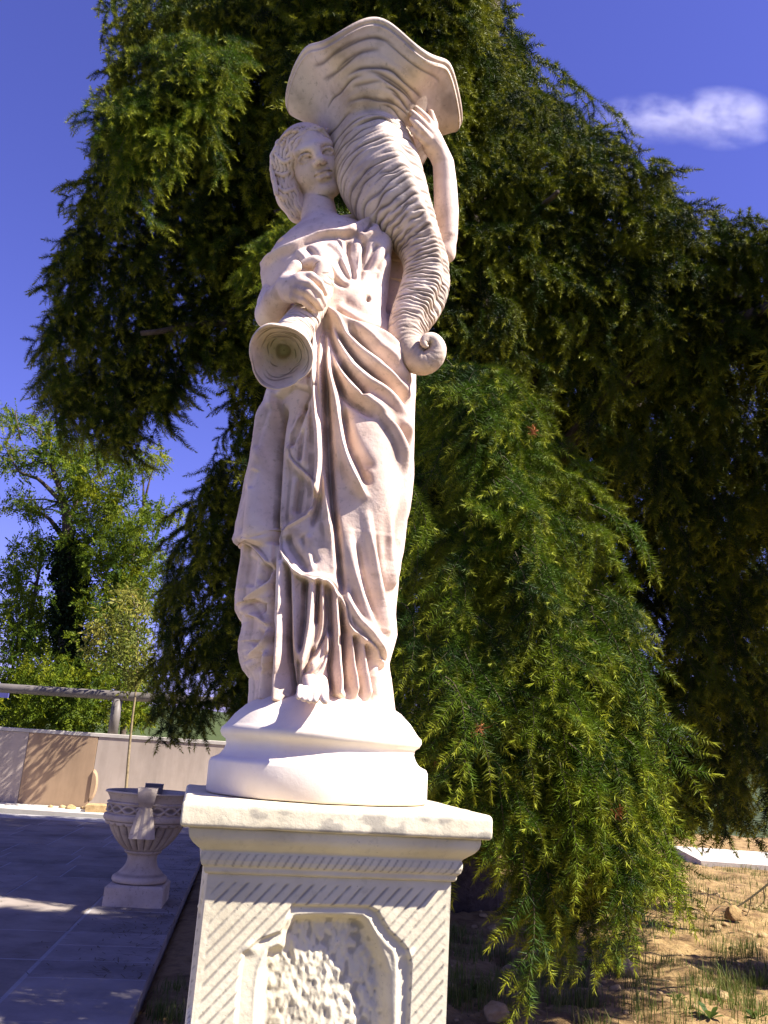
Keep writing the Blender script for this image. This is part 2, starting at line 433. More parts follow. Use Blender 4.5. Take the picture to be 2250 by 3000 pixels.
# shaft: front face carved in relief (units of the relief: millimetres on the face)
Z1 = T - 0.0866
rl = Relief(-SH * 1000, -850, SH * 1000, -430, 0.8)     # v axis is -z
def zr(pts):
    a = zz(pts); a[:, 1] *= -1; return a
outer = zr([(592, 668), (700, 672), (830, 672), (962, 676), (1005, 700), (1030, 745), (1062, 795), (1110, 840), (1150, 885), (1166, 960), (1160, 1100), (1150, 1300), (1140, 1500), (300, 1500), (318, 1240), (328, 1080), (340, 980), (352, 905), (388, 868), (450, 830), (535, 800), (556, 760)])
inner = zr([(610, 745), (700, 738), (830, 740), (925, 745), (965, 800), (985, 850), (1010, 905), (1032, 950), (1048, 1010), (1050, 1250), (1045, 1500), (425, 1500), (432, 1240), (440, 1080), (455, 985), (490, 905), (545, 880), (575, 800)])
mo = rl.inside(outer, 1.2); mi = rl.inside(inner, 3.5); mi2 = rl.inside(inner, 1.5)
U, V = rl.U, rl.V
ph = (U + (V) * 0.93) / 16.2; ph = ph + 0.03 * np.sin(V * 0.09 + U * 0.05)
c = np.abs(ph - np.floor(ph) - 0.5) * 16.2 * 0.73
nzs = noise3(np.stack([U * 0.06, V * 0.06, U * 0], -1), 1.0, 5)
edge = smooth01((SH * 1000 - 5 - np.abs(U)) / 4) * smooth01((V + 1000 * Z1 - 8) / 4)
st = np.exp(-(c / (1.5 + 0.5 * nzs)) ** 4) * (1 - smooth01(mo * 1.6)) * edge * np.clip(1.05 + nzs * 1.0 + noise3(np.stack([U * 0.25, V * 0.25, U * 0], -1), 1.0, 25, 2) * 0.45, 0.15, 1)
rl.H -= st * 1.3
mi = rl.inside(inner, 9.0); mo2 = rl.inside(outer, 3.0)
rl.H -= 6.0 * mo2 + 21.0 * mi
for q_, A in (((392, 880), 4.0), ((1148, 905), 3.0)):
    p = zr([q_])[0]; rl.blob(p[0], p[1], 9, 7, A)
rl.stroke(zr([(418, 1250), (425, 1050), (450, 930), (490, 880), (548, 845), (580, 770), (612, 720), (930, 720), (985, 785), (1050, 860), (1095, 940), (1095, 1300)]), 4, 2.0, t0=0, t1=0.01)
hm = noise3(np.stack([U * 0.10, V * 0.062, U * 0], -1), 1.0, 9, 2); hm2 = noise3(np.stack([U * 0.2, V * 0.13, U * 0], -1), 1.0, 19, 2)
rl.H += mi2 * (hm * 4.0 + hm2 * 1.8)
rl.H += noise3(np.stack([U * 0.03, V * 0.03, U * 0], -1), 1.0, 2) * 0.5 + noise3(np.stack([U * 0.3, V * 0.3, U * 0], -1), 1.0, 4) * 0.12
pat_r = Relief(-SH * 1000, -850, SH * 1000, -430, 0.8); pat_r.H = np.clip(st * 0.85 + mi2 * smooth01((-hm2 * 0.8 - hm * 1.6 - 0.12) / 0.4) * 0.55, 0, 1)

def face_grid(name, nx, zs, front):
    xs = np.linspace(-SH, SH, nx); X = np.zeros((len(zs), nx, 3)); X[:, :, 0] = xs[None]; X[:, :, 2] = np.asarray(zs)[:, None]; X[:, :, 1] = -SH
    h = rl.sample(X[..., 0] * 1000, -X[..., 2] * 1000) * 0.001; pt = pat_r.sample(X[..., 0] * 1000, -X[..., 2] * 1000)
    fade = smooth01((SH - np.abs(X[..., 0])) / 0.002) * (X[..., 2] > 0.44)
    X[..., 1] -= h * fade
    return X, pt
zs_f = np.concatenate([[GROUND_S], np.linspace(0.36, 0.50, 5)[:-1], np.linspace(0.50, Z1, 360)])
X, pt = face_grid('front', 300, zs_f, True)
allV = []; allF = []; allP = []; base = 0
def add_face(X, pt, rot):
    global base
    c, s = math.cos(rot), math.sin(rot); Y = X.copy(); Y[..., 0] = X[..., 0] * c - X[..., 1] * s; Y[..., 1] = X[..., 0] * s + X[..., 1] * c
    allV.append(Y.reshape(-1, 3)); allF.append(grid_faces(X.shape[0], X.shape[1]) + base); allP.append(pt.ravel()); base += X.shape[0] * X.shape[1]
add_face(X, pt, 0)
zs_s = np.concatenate([[GROUND_S], np.linspace(0.36, Z1, 130)])
Xs, ps = face_grid('side', 110, zs_s, False)
for k in (1, 2, 3): add_face(Xs, ps, k * math.pi / 2)
me = mesh_np('shaft', np.vstack(allV), np.vstack(allF), True); attr(me, 'patina', np.concatenate(allP)); link('shaft', me, M_PED, ped)
pl = [(SH + 0.045, GROUND_S - 0.03), (SH + 0.045, 0.07), (SH + 0.035, 0.085), (SH + 0.02, 0.10), (SH + 0.012, 0.125), (SH - 0.02, 0.13)]
sweep_square('foot_moulding', pl, 4)

# ------------------------------------------------------------------ statue
ST = empty('statue', (-0.072, YS, PED_TOP + 0.001))
tag(ST, 'pale pink stone statue of a draped woman holding a large horn', 'statue')
ST_INV = np.array([0.072, -YS, -PED_TOP - 0.001])
def statue_part(name, V, Q, mat, pat=None, parent=None):
    me = mesh_np(name, V + ST_INV, Q, True)
    if pat is not None: attr(me, 'patina', pat)
    return link(name, me, mat, parent or ST)

def lathe(prof, c, n=96, cap=True):
    prof = np.asarray(prof); a = np.linspace(0, 2 * math.pi, n, endpoint=False)
    X = np.zeros((len(prof), n, 3)); X[..., 0] = c[0] + prof[:, 0][:, None] * np.cos(a); X[..., 1] = c[1] + prof[:, 0][:, None] * np.sin(a); X[..., 2] = c[2] + prof[:, 1][:, None]
    return X
def spline_prof(pts, n=60):
    q = catmull(np.asarray(pts) * 1000, 2.0); return q / 1000
bp = [(0.150, 0), (0.161, 0.0005), (0.1625, 0.003), (0.1625, 0.042), (0.160, 0.0475), (0.154, 0.050), (0.1485, 0.053), (0.1435, 0.060), (0.1405, 0.068), (0.1425, 0.075), (0.1485, 0.079), (0.1515, 0.085), (0.1505, 0.091), (0.146, 0.095), (0.1435, 0.098), (0.133, 0.112), (0.118, 0.126), (0.100, 0.137), (0.07, 0.145), (0.03, 0.148), (0.001, 0.149)]
X = lathe(bp, (-0.072, YS, PED_TOP + 0.001), 128)
X += (noise3(X.reshape(-1, 3), 25, 8) * 0.0012).reshape(X.shape[:2])[..., None] * np.array([1, 1, 0.3])
statue_part('round_base', X.reshape(-1, 3), grid_faces(X.shape[0], 128, True), M_BASE, np.zeros(X.shape[0] * 128))

# ---- robe: an elliptical body with carved drapery
Lp = [(655, 1000, 1125), (668, 935, 1135), (685, 880, 1160), (705, 838, 1172), (735, 806, 1186), (775, 785, 1190), (830, 788, 1190), (880, 795, 1184), (930, 800, 1176), (965, 800, 1178), (1000, 795, 1190), (1050, 795, 1198), (1100, 790, 1216), (1155, 786, 1213), (1231, 766, 1206), (1319, 752, 1201), (1410, 731, 1197), (1458, 722, 1193), (1498, 712, 1189), (1550, 700, 1183), (1585, 697, 1180), (1598, 700, 1179), (1606, 711, 1178), (1669, 703, 1166), (1703, 698, 1163), (1740, 694, 1157), (1779, 694, 1151), (1800, 704, 1149), (1812, 713, 1149), (1834, 717, 1150), (1859, 714, 1152), (1885, 708, 1145), (1914, 708, 1136), (1944, 713, 1128), (1965, 722, 1129), (1990, 741, 1134), (2028, 742, 1139), (2062, 739, 1143), (2082, 736, 1146), (2100, 736, 1146)]
Lp = np.array(Lp, float)
rows = np.concatenate([np.arange(655, 2090, 2.1)])
Lu = np.interp(rows, Lp[:, 0], Lp[:, 1]); Ru = np.interp(rows, Lp[:, 0], Lp[:, 2])
bb = np.interp(rows, [655, 700, 760, 860, 930, 1000, 1150, 1400, 1700, 2000, 2090], [0.030, 0.060, 0.085, 0.088, 0.090, 0.100, 0.112, 0.112, 0.110, 0.108, 0.110])
PL = P(Lu, rows, YS); PR = P(Ru, rows, YS); Cn = (PL + PR) / 2; E1 = (PR - PL) / 2
th = np.concatenate([np.linspace(-1.65, 1.65, 430, endpoint=False), np.linspace(1.65, 2 * math.pi - 1.65, 80, endpoint=False)]) + math.pi / 2; nth = len(th)
ct, stn = np.cos(th), np.sin(th); pe = 0.90
ctp = np.sign(ct) * np.abs(ct) ** pe; stp = np.sign(stn) * np.abs(stn) ** pe
X = Cn[:, None] + E1[:, None] * ctp[None, :, None] + np.array([0, -1.0, 0]) * (bb[:, None] * stp[None])[..., None]
rb = Relief(640, 600, 1290, 2140, 2.0); S_ = rb.stroke
# broad body forms
rb.blob(945, 775, 70, 60, 0.014); rb.blob(1112, 752, 46, 55, 0.020); rb.blob(1060, 875, 85, 75, 0.014)
rb.blob(1105, 1330, 80, 190, 0.018, 4); rb.blob(1120, 1470, 55, 90, 0.008)
rb.blob(820, 1480, 60, 330, -0.006); rb.blob(1000, 1850, 55, 160, -0.008)
tors = smooth01((rb.V - 690) / 60) * smooth01((1010 - rb.V) / 120)
rb.H += tors * np.clip((985 - rb.U) / 180, -1, 1) * 0.016
# neckline
above = rb.inside([(640, 590), (640, 800), (800, 768), (840, 742), (880, 712), (930, 684), (985, 672), (1035, 664), (1085, 640), (1150, 636), (1290, 640), (1290, 590)], 5)
rb.H -= above * 0.03
S_([(1150, 655), (1113, 652), (1067, 655), (1037, 672), (1012, 682), (953, 686), (902, 706), (869, 732), (826, 760), (790, 790)], 11, 0.009, t0=0.02, t1=0.1)
S_([(1050, 690), (1005, 698), (955, 702), (910, 722), (870, 752), (835, 778)], 8, -0.004)
S_([(1110, 672), (1075, 690), (1050, 700)], 13, 0.007); S_([(1090, 662), (1062, 690)], 5, -0.006)
# tunic folds radiating from the shoulder knot
S_([(1042, 700), (1045, 740), (1049, 790), (1047, 838)], 12, 0.0034)
S_([(1022, 705), (1016, 745), (1030, 800), (1040, 835)], 8, -0.0048)
S_([(1066, 705), (1064, 745), (1056, 800), (1052, 840)], 8, -0.0048)
S_([(915, 722), (945, 752), (965, 790), (1000, 832), (1040, 858)], 15, 0.0017)
S_([(965, 706), (995, 735), (1015, 775), (1036, 825)], 12, 0.0015)
S_([(985, 765), (1002, 795), (1026, 830)], 9, -0.0058); S_([(950, 722), (985, 752), (1000, 772)], 9, -0.0029)
S_([(960, 800), (985, 835), (1022, 855)], 9, -0.0044); S_([(930, 770), (950, 812), (985, 850), (1030, 872)], 12, 0.0010)
S_([(1145, 700), (1120, 735), (1085, 790), (1060, 838), (1048, 868)], 15, 0.0017)
S_([(1105, 720), (1085, 755), (1068, 800)], 9, -0.0048); S_([(1152, 745), (1128, 780), (1108, 830), (1098, 870)], 12, 0.0013)
S_([(1138, 735), (1108, 780), (1100, 800)], 6, -0.0034); S_([(1105, 800), (1103, 850), (1118, 895)], 6, -0.0020); S_([(1128, 800), (1130, 850), (1124, 900)], 9, 0.0014)
rb.blob(1076, 881, 7, 8, -0.009); S_([(1168, 690), (1182, 760), (1180, 840), (1164, 915)], 14, -0.030, wl=30, wr=10, t0=0.05, t1=0.1)
S_([(1000, 880), (1030, 905), (1075, 925), (1120, 930)], 14, -0.004)
S_([(985, 700), (1000, 712), (1010, 740)], 5, 0.004); S_([(900, 735), (925, 765), (938, 800)], 7, -0.005); S_([(880, 745), (905, 780), (915, 815)], 9, 0.004)
S_([(1060, 720), (1052, 760), (1050, 800)], 4, 0.003)
# upper edge of the mantle, gather on the left hip
S_([(958, 912), (990, 938), (1030, 955), (1080, 970), (1122, 990), (1152, 1022), (1190, 1070)], 10, 0.014, wl=5, wr=22, t0=0.03)
S_([(975, 905), (1000, 922), (1040, 940), (1100, 955), (1150, 985)], 9, -0.006)
S_([(1030, 968), (1075, 992), (1110, 1020), (1150, 1060), (1200, 1130)], 11, 0.009); S_([(1010, 975), (1050, 1000), (1090, 1035), (1130, 1075), (1180, 1140)], 8, -0.010)
S_([(960, 920), (1000, 975), (1050, 1030), (1105, 1075), (1150, 1115), (1195, 1185)], 15, 0.013)
S_([(965, 930), (1002, 1000), (1045, 1055), (1095, 1100), (1145, 1150), (1185, 1215)], 9, -0.014)
S_([(960, 925), (985, 990), (1020, 1060), (1070, 1115), (1125, 1160), (1165, 1230), (1185, 1310)], 15, 0.012)
S_([(958, 930), (978, 1010), (1008, 1080), (1050, 1130), (1068, 1166)], 9, -0.016, t1=0.03)
S_([(956, 925), (970, 1010), (992, 1080), (1030, 1140), (1075, 1180), (1115, 1230), (1145, 1310), (1160, 1400)], 14, 0.012)
S_([(955, 930), (964, 1020), (982, 1100), (1010, 1160), (1060, 1205), (1092, 1240)], 10, -0.012)
S_([(1010, 1195), (1020, 1260), (1040, 1320), (1080, 1395)], 12, -0.006)
S_([(953, 925), (958, 1010), (966, 1090), (980, 1150), (992, 1230), (1003, 1310), (1022, 1380), (1048, 1440), (1075, 1478)], 11, 0.016, wl=9, wr=13)
S_([(1002, 1190), (1012, 1250), (1024, 1310), (1048, 1370), (1072, 1440)], 10, -0.010)
S_([(950, 935), (952, 1010), (955, 1100), (958, 1200), (962, 1300), (969, 1400), (978, 1490), (990, 1580), (1002, 1680), (1016, 1770)], 9, -0.017, wl=8, wr=12, t0=0.04)
S_([(962, 1010), (965, 1100), (972, 1180), (982, 1290), (995, 1390)], 8, 0.006)
S_([(947, 935), (944, 1010), (942, 1090), (941, 1180), (944, 1290), (950, 1400), (960, 1500), (974, 1600)], 9, 0.011)
S_([(944, 940), (936, 1010), (933, 1100), (934, 1180), (938, 1260)], 6, -0.012)
S_([(941, 930), (930, 1000), (925, 1080), (926, 1150), (931, 1250), (934, 1350), (930, 1420), (920, 1462)], 13, 0.020, wl=15, wr=9, t0=0.05, t1=0.04)
S_([(938, 1130), (944, 1250), (946, 1350), (940, 1430), (925, 1500), (908, 1560)], 9, -0.010)
S_([(915, 1010), (908, 1060), (905, 1110)], 8, -0.006)
# cascade edge of the mantle beside the left leg
casc = [(922, 1140), (893, 1182), (866, 1222), (845, 1265), (835, 1311), (842, 1340), (863, 1363), (888, 1385), (910, 1410), (920, 1435), (918, 1458), (912, 1485), (895, 1506), (862, 1524), (832, 1538), (818, 1555), (811, 1578), (812, 1600), (819, 1617), (836, 1645), (855, 1669), (880, 1688), (904, 1697), (928, 1699), (954, 1703), (972, 1718), (988, 1737), (1003, 1762), (1013, 1788), (1018, 1815), (1026, 1838), (1048, 1860), (1073, 1880), (1090, 1905), (1098, 1927), (1113, 1945), (1140, 1970)]
under = rb.inside(casc + [(1160, 2140), (640, 2140), (640, 1590), (760, 1590), (792, 1560), (796, 1300), (800, 1160), (850, 1120)], 4)
rb.H -= under * 0.011
S_(casc[1:9], 7, 0.006, wl=4, wr=12); S_(casc[7:13], 7, 0.008, wl=12, wr=5); S_(casc[11:18], 7, 0.006); S_(casc[16:27], 8, 0.008, wl=14, wr=5); S_(casc[25:], 8, 0.007, wl=14, wr=5)
S_([(900, 1170), (872, 1240), (850, 1290), (846, 1310)], 9, -0.011); S_([(885, 1250), (875, 1330), (868, 1350)], 9, -0.007); S_([(905, 1200), (896, 1300), (890, 1370)], 8, 0.004)
S_([(880, 1380), (870, 1440), (860, 1500)], 16, -0.007); S_([(858, 1385), (850, 1440), (842, 1520)], 10, 0.004)
S_([(830, 1560), (850, 1600), (880, 1640), (905, 1680)], 16, -0.008); S_([(880, 1560), (900, 1600), (925, 1660)], 14, -0.004)
pr = Relief(640, 600, 1290, 2140, 2.0)
hem = [(a + 7, b - 6) for a, b in casc]
S_(hem, 3.2, -0.0035, t0=0, t1=0.02); pr.stroke(hem, 3.0, 0.8, t0=0, t1=0.02)
for ln in ([(698, 1572), (738, 1596), (764, 1622), (782, 1650)], [(768, 1650), (764, 1690), (740, 1714), (700, 1750)], [(700, 1778), (738, 1798), (764, 1818)], [(760, 1840), (745, 1876), (712, 1912)]):
    S_(ln, 3, -0.003); pr.stroke(ln, 3.0, 0.75)
for ln, w, A in (([(795, 1190), (792, 1400), (791, 1580)], 6, 0.45), ([(955, 1180), (966, 1380), (988, 1570), (1004, 1690)], 4, 0.6), ([(922, 1752), (921, 1800)], 4, 0.9), ([(908, 1905), (898, 1935)], 3.5, 0.9), ([(945, 1935), (925, 1965)], 3, 0.8), ([(1000, 1868), (1000, 1900)], 3.5, 0.9), ([(985, 925), (1026, 985)], 5, 0.8), ([(1060, 1130), (1072, 1168)], 6, 0.8), ([(868, 1360), (872, 1430), (850, 1490)], 14, 0.4), ([(850, 1590), (880, 1640), (915, 1670)], 14, 0.4), ([(898, 1250), (858, 1300)], 6, 0.4), ([(1076, 880), (1077, 883)], 7, 0.9), ([(1035, 1320), (1060, 1400), (1085, 1440)], 12, 0.35), ([(1020, 1500), (1030, 1600), (1040, 1680)], 16, 0.25), ([(1145, 700), (1150, 790), (1142, 850)], 8, 0.25), ([(872, 1935), (842, 2030)], 5, 0.6), ([(890, 1760), (876, 1880)], 5, 0.5), ([(974, 1900), (976, 2030)], 5, 0.6), ([(1025, 1900), (1026, 2020)], 5, 0.6), ([(786, 1900), (780, 2050)], 5, 0.6), ([(838, 1760), (841, 2030)], 5, 0.5)):
    pr.stroke(ln, w, A, t0=0.2, t1=0.2)
# left hanging panel and its zigzag
S_([(822, 1170), (806, 1230), (797, 1300), (792, 1400), (790, 1500), (791, 1590)], 12, -0.016, wl=9, wr=16, t0=0.12, t1=0.03)
S_([(840, 1200), (826, 1290), (818, 1400), (812, 1500), (806, 1560)], 11, 0.005)
S_([(778, 1160), (770, 1250), (764, 1350), (752, 1450), (744, 1540), (742, 1600)], 20, 0.008, t1=0.03)
S_([(808, 1175), (790, 1240), (776, 1320), (772, 1370)], 8, 0.005); S_([(795, 1180), (780, 1260), (768, 1330)], 6, -0.005)
S_([(765, 1380), (750, 1440)], 7, -0.004); S_([(735, 1420), (722, 1500), (715, 1570)], 10, -0.004)
lp = rb.inside([(640, 1140), (800, 1140), (792, 1300), (786, 1560), (784, 1660), (760, 1632), (735, 1604), (700, 1580), (640, 1575)], 3); rb.H += lp * 0.006
S_([(640, 1575), (698, 1581), (735, 1606), (758, 1630), (776, 1655)], 6, 0.006, wl=10, wr=4, t0=0, t1=0.1)
S_([(776, 1655), (776, 1690), (762, 1712), (738, 1728), (710, 1748), (693, 1768)], 7, 0.009, wl=8, wr=6)
S_([(760, 1640), (755, 1680), (735, 1705)], 12, -0.012); S_([(720, 1620), (715, 1680), (705, 1720)], 12, -0.005)
S_([(692, 1785), (712, 1800), (739, 1808), (758, 1818), (770, 1832)], 7, 0.008, wl=9, wr=5); S_([(770, 1832), (766, 1862), (752, 1884), (730, 1906), (708, 1930)], 7, 0.009)
S_([(700, 1765), (730, 1775), (760, 1790)], 12, -0.008); S_([(748, 1838), (735, 1870), (715, 1893)], 11, -0.011)
S_([(710, 1940), (722, 1965), (743, 1992)], 7, 0.007); S_([(745, 1910), (740, 1940), (748, 1975)], 10, -0.008)
S_([(786, 1640), (787, 1720), (788, 1800), (787, 1890), (783, 1980), (778, 2060)], 10, -0.014, wl=8, wr=14, t0=0.05, t1=0.05)
S_([(765, 1900), (760, 1960), (752, 2050)], 12, 0.009, t1=0.02); S_([(772, 1930), (770, 2000), (762, 2065)], 5, -0.006)
ru = Relief(640, 600, 1290, 2140, 2.0); Su = ru.stroke
# under-skirt
Su([(820, 1610), (816, 1780), (812, 1880), (808, 1970), (806, 2060)], 17, 0.017, wl=14, wr=14, t0=0.1, t1=0.02)
Su([(802, 1590), (802, 1760), (800, 1850)], 8, 0.005)
Su([(836, 1640), (840, 1820), (840, 1920), (842, 2040)], 8, -0.016, t1=0.03)
Su([(852, 1640), (858, 1820), (864, 1890), (872, 1940)], 12, 0.010); Su([(897, 1640), (886, 1800), (878, 1860), (872, 1920)], 9, -0.013)
Su([(872, 1930), (866, 1970), (850, 2030)], 10, -0.010)
Su([(920, 1650), (908, 1800), (898, 1870), (882, 1945), (866, 2000)], 13, 0.013); Su([(934, 1660), (925, 1800), (921, 1835)], 6, -0.011)
Su([(943, 1660), (950, 1800), (945, 1860), (918, 1930), (895, 1975)], 11, 0.010); Su([(956, 1690), (955, 1830), (935, 1890), (905, 1945)], 7, -0.012)
Su([(920, 1890), (908, 1918), (890, 1955), (872, 2005)], 6, -0.010)
Su([(972, 1840), (958, 1920), (925, 1965), (900, 1990)], 12, 0.010); Su([(965, 1905), (935, 1955), (905, 1985)], 5, -0.008)
Su([(960, 1670), (970, 1830), (975, 1930), (977, 2020)], 12, 0.007); Su([(968, 1690), (973, 1880), (972, 1960), (975, 2040)], 9, -0.015)
Su([(980, 1690), (992, 1830), (998, 1920), (1002, 1990), (998, 2040)], 13, 0.016, t1=0.02)
Su([(1012, 1760), (1024, 1900), (1024, 1970), (1026, 2030)], 9, -0.014); Su([(1001, 1860), (1000, 1890)], 4, -0.006)
Su([(1028, 1790), (1042, 1930), (1050, 1990), (1054, 2050)], 10, 0.012); Su([(1046, 1820), (1064, 1960), (1075, 2050)], 6, -0.009)
Su([(1056, 1820), (1080, 1970), (1096, 2060)], 10, 0.012); Su([(1076, 1850), (1098, 1980), (1115, 2060)], 6, -0.009); Su([(1088, 1860), (1115, 1990), (1128, 2070)], 10, 0.010)
rb.H += ru.H * under
# sweeping folds of the mantle over the right leg
S_([(1090, 1220), (1130, 1270), (1152, 1330), (1163, 1400), (1165, 1480), (1162, 1560), (1152, 1660), (1142, 1740)], 10, 0.009, wl=12, wr=12, t0=0.4)
S_([(1090, 1200), (1140, 1260), (1168, 1340), (1176, 1440), (1174, 1540), (1163, 1620)], 7, -0.006)
S_([(1140, 1215), (1172, 1280), (1186, 1360), (1190, 1450), (1184, 1560)], 8, 0.007); S_([(1165, 1190), (1185, 1260), (1196, 1340)], 6, -0.006)
S_([(1048, 1450), (1072, 1540), (1090, 1630), (1106, 1720), (1124, 1800), (1138, 1880)], 13, 0.010, t0=0.5)
S_([(1070, 1480), (1092, 1570), (1112, 1660), (1128, 1750), (1142, 1840)], 8, -0.006, t0=0.5)
S_([(1005, 1500), (1022, 1590), (1040, 1680), (1066, 1770), (1100, 1860), (1124, 1940)], 14, 0.008, t0=0.5); S_([(1030, 1520), (1048, 1610), (1070, 1710), (1100, 1800), (1126, 1880)], 10, -0.006, t0=0.5)
S_([(1010, 1700), (1025, 1760), (1050, 1810), (1080, 1850), (1105, 1900), (1125, 1950)], 9, 0.008, t0=0.3); S_([(1120, 1480), (1132, 1570), (1140, 1660), (1144, 1740)], 9, 0.006, t0=0.4)
S_([(960, 1520), (985, 1600), (1000, 1680)], 16, 0.005); S_([(900, 1560), (905, 1620), (915, 1680)], 10, 0.004)
S_([(1120, 1990), (1128, 2030), (1136, 2070)], 6, -0.006)
N = -grid_normals(X, True)
Nc = X - Cn[:, None]; sgn = np.sign((N * Nc).sum(-1).mean()); N *= sgn
for _ in range(2):
    Hp = np.pad(rb.H, 1, 'edge'); rb.H = (Hp[:-2, 1:-1] + Hp[2:, 1:-1] + Hp[1:-1, :-2] + Hp[1:-1, 2:] + 2 * Hp[1:-1, 1:-1]) / 6
u, v, dz = proj(X); Hv = rb.sample(u, v)
view = CAM - X; view /= np.linalg.norm(view, axis=-1, keepdims=True)
fr = (N * view).sum(-1); wgt = smooth01((fr + 0.05) / 0.40)
tha = th[None, :] - math.pi / 2
zrow = (rows[:, None] - 655) / 1435
back = (np.sin(tha * 17 + 3 * np.sin(zrow * 5)) * 0.6 + np.sin(tha * 29 + zrow * 4) * 0.4) * 0.007 * smooth01((zrow - 0.2) / 0.3)
Hn = Hv * 1.2 * wgt + back * (1 - wgt)
Hn += noise3(X.reshape(-1, 3), 45, 21).reshape(Hn.shape) * 0.0007
X2 = X + N * Hn[..., None]
# patina: brushed grey in the deepest creases, strengthened as painted fold shade, patches kept by a noise of their own
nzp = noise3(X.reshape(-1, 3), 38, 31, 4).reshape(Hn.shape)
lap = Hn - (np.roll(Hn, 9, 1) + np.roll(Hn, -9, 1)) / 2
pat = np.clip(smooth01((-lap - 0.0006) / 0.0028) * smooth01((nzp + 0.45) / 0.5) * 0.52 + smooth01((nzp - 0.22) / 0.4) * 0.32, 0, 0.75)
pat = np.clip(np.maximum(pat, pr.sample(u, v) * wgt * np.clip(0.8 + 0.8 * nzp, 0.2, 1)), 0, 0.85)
X2[-1] = X2[-1]
topc = len(rows) * nth
VV = np.vstack([X2.reshape(-1, 3), Cn[0:1] + [0, 0, 0.004]])
tri = np.stack([np.full(nth, topc), (np.arange(nth) + 1) % nth, np.arange(nth)], 1)
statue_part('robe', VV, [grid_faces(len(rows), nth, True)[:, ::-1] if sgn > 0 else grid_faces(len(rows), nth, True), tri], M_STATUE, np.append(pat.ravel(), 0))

# ---- generic tapered tube with rim options
def frames(C, ref, sm=0):
    Tn = np.gradient(C, axis=0); Tn /= np.linalg.norm(Tn, axis=1, keepdims=True) + 1e-12
    if sm:
        ker = np.hanning(sm); ker /= ker.sum(); Tp = np.pad(Tn, ((sm // 2, sm // 2), (0, 0)), 'edge'); Tn = np.stack([np.convolve(Tp[:, k], ker, 'valid')[:len(C)] for k in range(3)], 1)
        ker2 = smooth01((np.arange(len(C)) - len(C) * 0.62) / (len(C) * 0.1))[:, None]; T0 = np.gradient(C, axis=0); T0 /= np.linalg.norm(T0, axis=1, keepdims=True) + 1e-12; Tn = Tn * (1 - ker2) + T0 * ker2
        Tn /= np.linalg.norm(Tn, axis=1, keepdims=True) + 1e-12
    E2 = np.zeros_like(C); e = np.asarray(ref, float)
    for i in range(len(C)):
        e = e - (e @ Tn[i]) * Tn[i]; e = e / np.linalg.norm(e); E2[i] = e
    E1 = np.cross(Tn, E2); return Tn, E1, E2

# ---- horn of plenty
RIMC = P(1101, 268, YS); ZR = 2.180
rim_xy = np.array([RIMC[0], YS])
sp = [(1084, 432, 0.004, 127), (1099, 480, 0.014, 123), (1120, 540, 0.029, 120), (1154, 605, 0.046, 105), (1194, 662, 0.052, 84), (1226, 715, 0.050, 66), (1246, 775, 0.050, 63), (1245, 835, 0.052, 66), (1228, 888, 0.056, 66), (1204, 935, 0.062, 60), (1190, 978, 0.068, 53), (1193, 1020, 0.073, 48), (1214, 1048, 0.077, 44), (1244, 1062, 0.081, 37), (1271, 1046, 0.086, 32), (1280, 1019, 0.091, 27), (1269, 997, 0.096, 22), (1251, 993, 0.100, 17), (1242, 1005, 0.103, 12), (1250, 1014, 0.105, 7), (1254, 1011, 0.105, 2)]
ctr = []; rad = []
for (u_, v_, dy, rp) in sp:
    p = P(u_, v_, YS - dy); ctr.append(p); rad.append(rp * mpp(p))
th0 = ctr[0]
bell = []
for k_, (f_, r_) in enumerate([(1.0, 0.1615), (0.91, 0.152), (0.80, 0.138), (0.66, 0.121), (0.50, 0.106), (0.34, 0.0955), (0.17, 0.0875)]):
    z = th0[2] + (ZR - th0[2]) * f_; q = th0[:2] + (rim_xy - th0[:2]) * f_ ** 1.2
    bell.append((q[0], q[1], z, r_))
pts4 = np.vstack([np.array(bell), np.column_stack([np.array(ctr), rad])])
q4 = catmull(pts4 * 1000, 1.3) / 1000
# even out the spacing
Ls = np.concatenate([[0], np.cumsum(np.linalg.norm(np.diff(q4[:, :3], axis=0), axis=1))])
ns = 720; li = np.linspace(0, Ls[-1], ns); C4 = np.stack([np.interp(li, Ls, q4[:, k]) for k in range(4)], 1)
nt_ = 224; thh = np.linspace(-math.pi, math.pi, nt_, endpoint=False)          # 0 faces the viewer, + towards the right
C = C4[:, :3]; Tn, E1, E2 = frames(C, (0, -1, 0), 141); E1 = -E1 if E1[0, 0] < 0 else E1
Lb = Ls[np.argmin(np.abs(q4[:, 2] - th0[2]))]
lobe = np.zeros((ns, nt_)); fr_ = smooth01((li - Lb * 0.25) / 0.30)[:, None] * smooth01((Ls[-1] - 0.13 - li) / 0.1)[:, None]
tw = (0.05 + 0.25 * smooth01((li - Lb) / 0.25))[:, None]
def ang(a): return (a + math.pi) % (2 * math.pi) - math.pi
for c0, w0, A0 in ((0.10, 0.24, 0.13), (0.60, 0.28, -0.12), (1.15, 0.42, 0.06), (-0.75, 0.5, -0.05), (-1.5, 0.4, 0.05)):
    lobe += A0 * np.exp(-(ang(thh[None] - c0 - tw) / w0) ** 2)
Rr = C4[:, 3][:, None] * (1 + lobe * fr_)
fcol = np.exp(-(ang(thh - 0.06) / 0.62) ** 4); r_th = np.interp(Lb, li, C4[:, 3]); cone = r_th + (0.1615 - r_th) * np.clip(1 - li / Lb, 0, 1)
Rr += np.maximum(cone * 1.01 - C4[:, 3], 0)[:, None] * fcol[None] * (li < Lb * 1.3)[:, None]
gro = np.zeros((ns, nt_)); rr = np.random.default_rng(4); rib = np.zeros((ns, nt_))
Lk = Lb * 0.26; marks = []
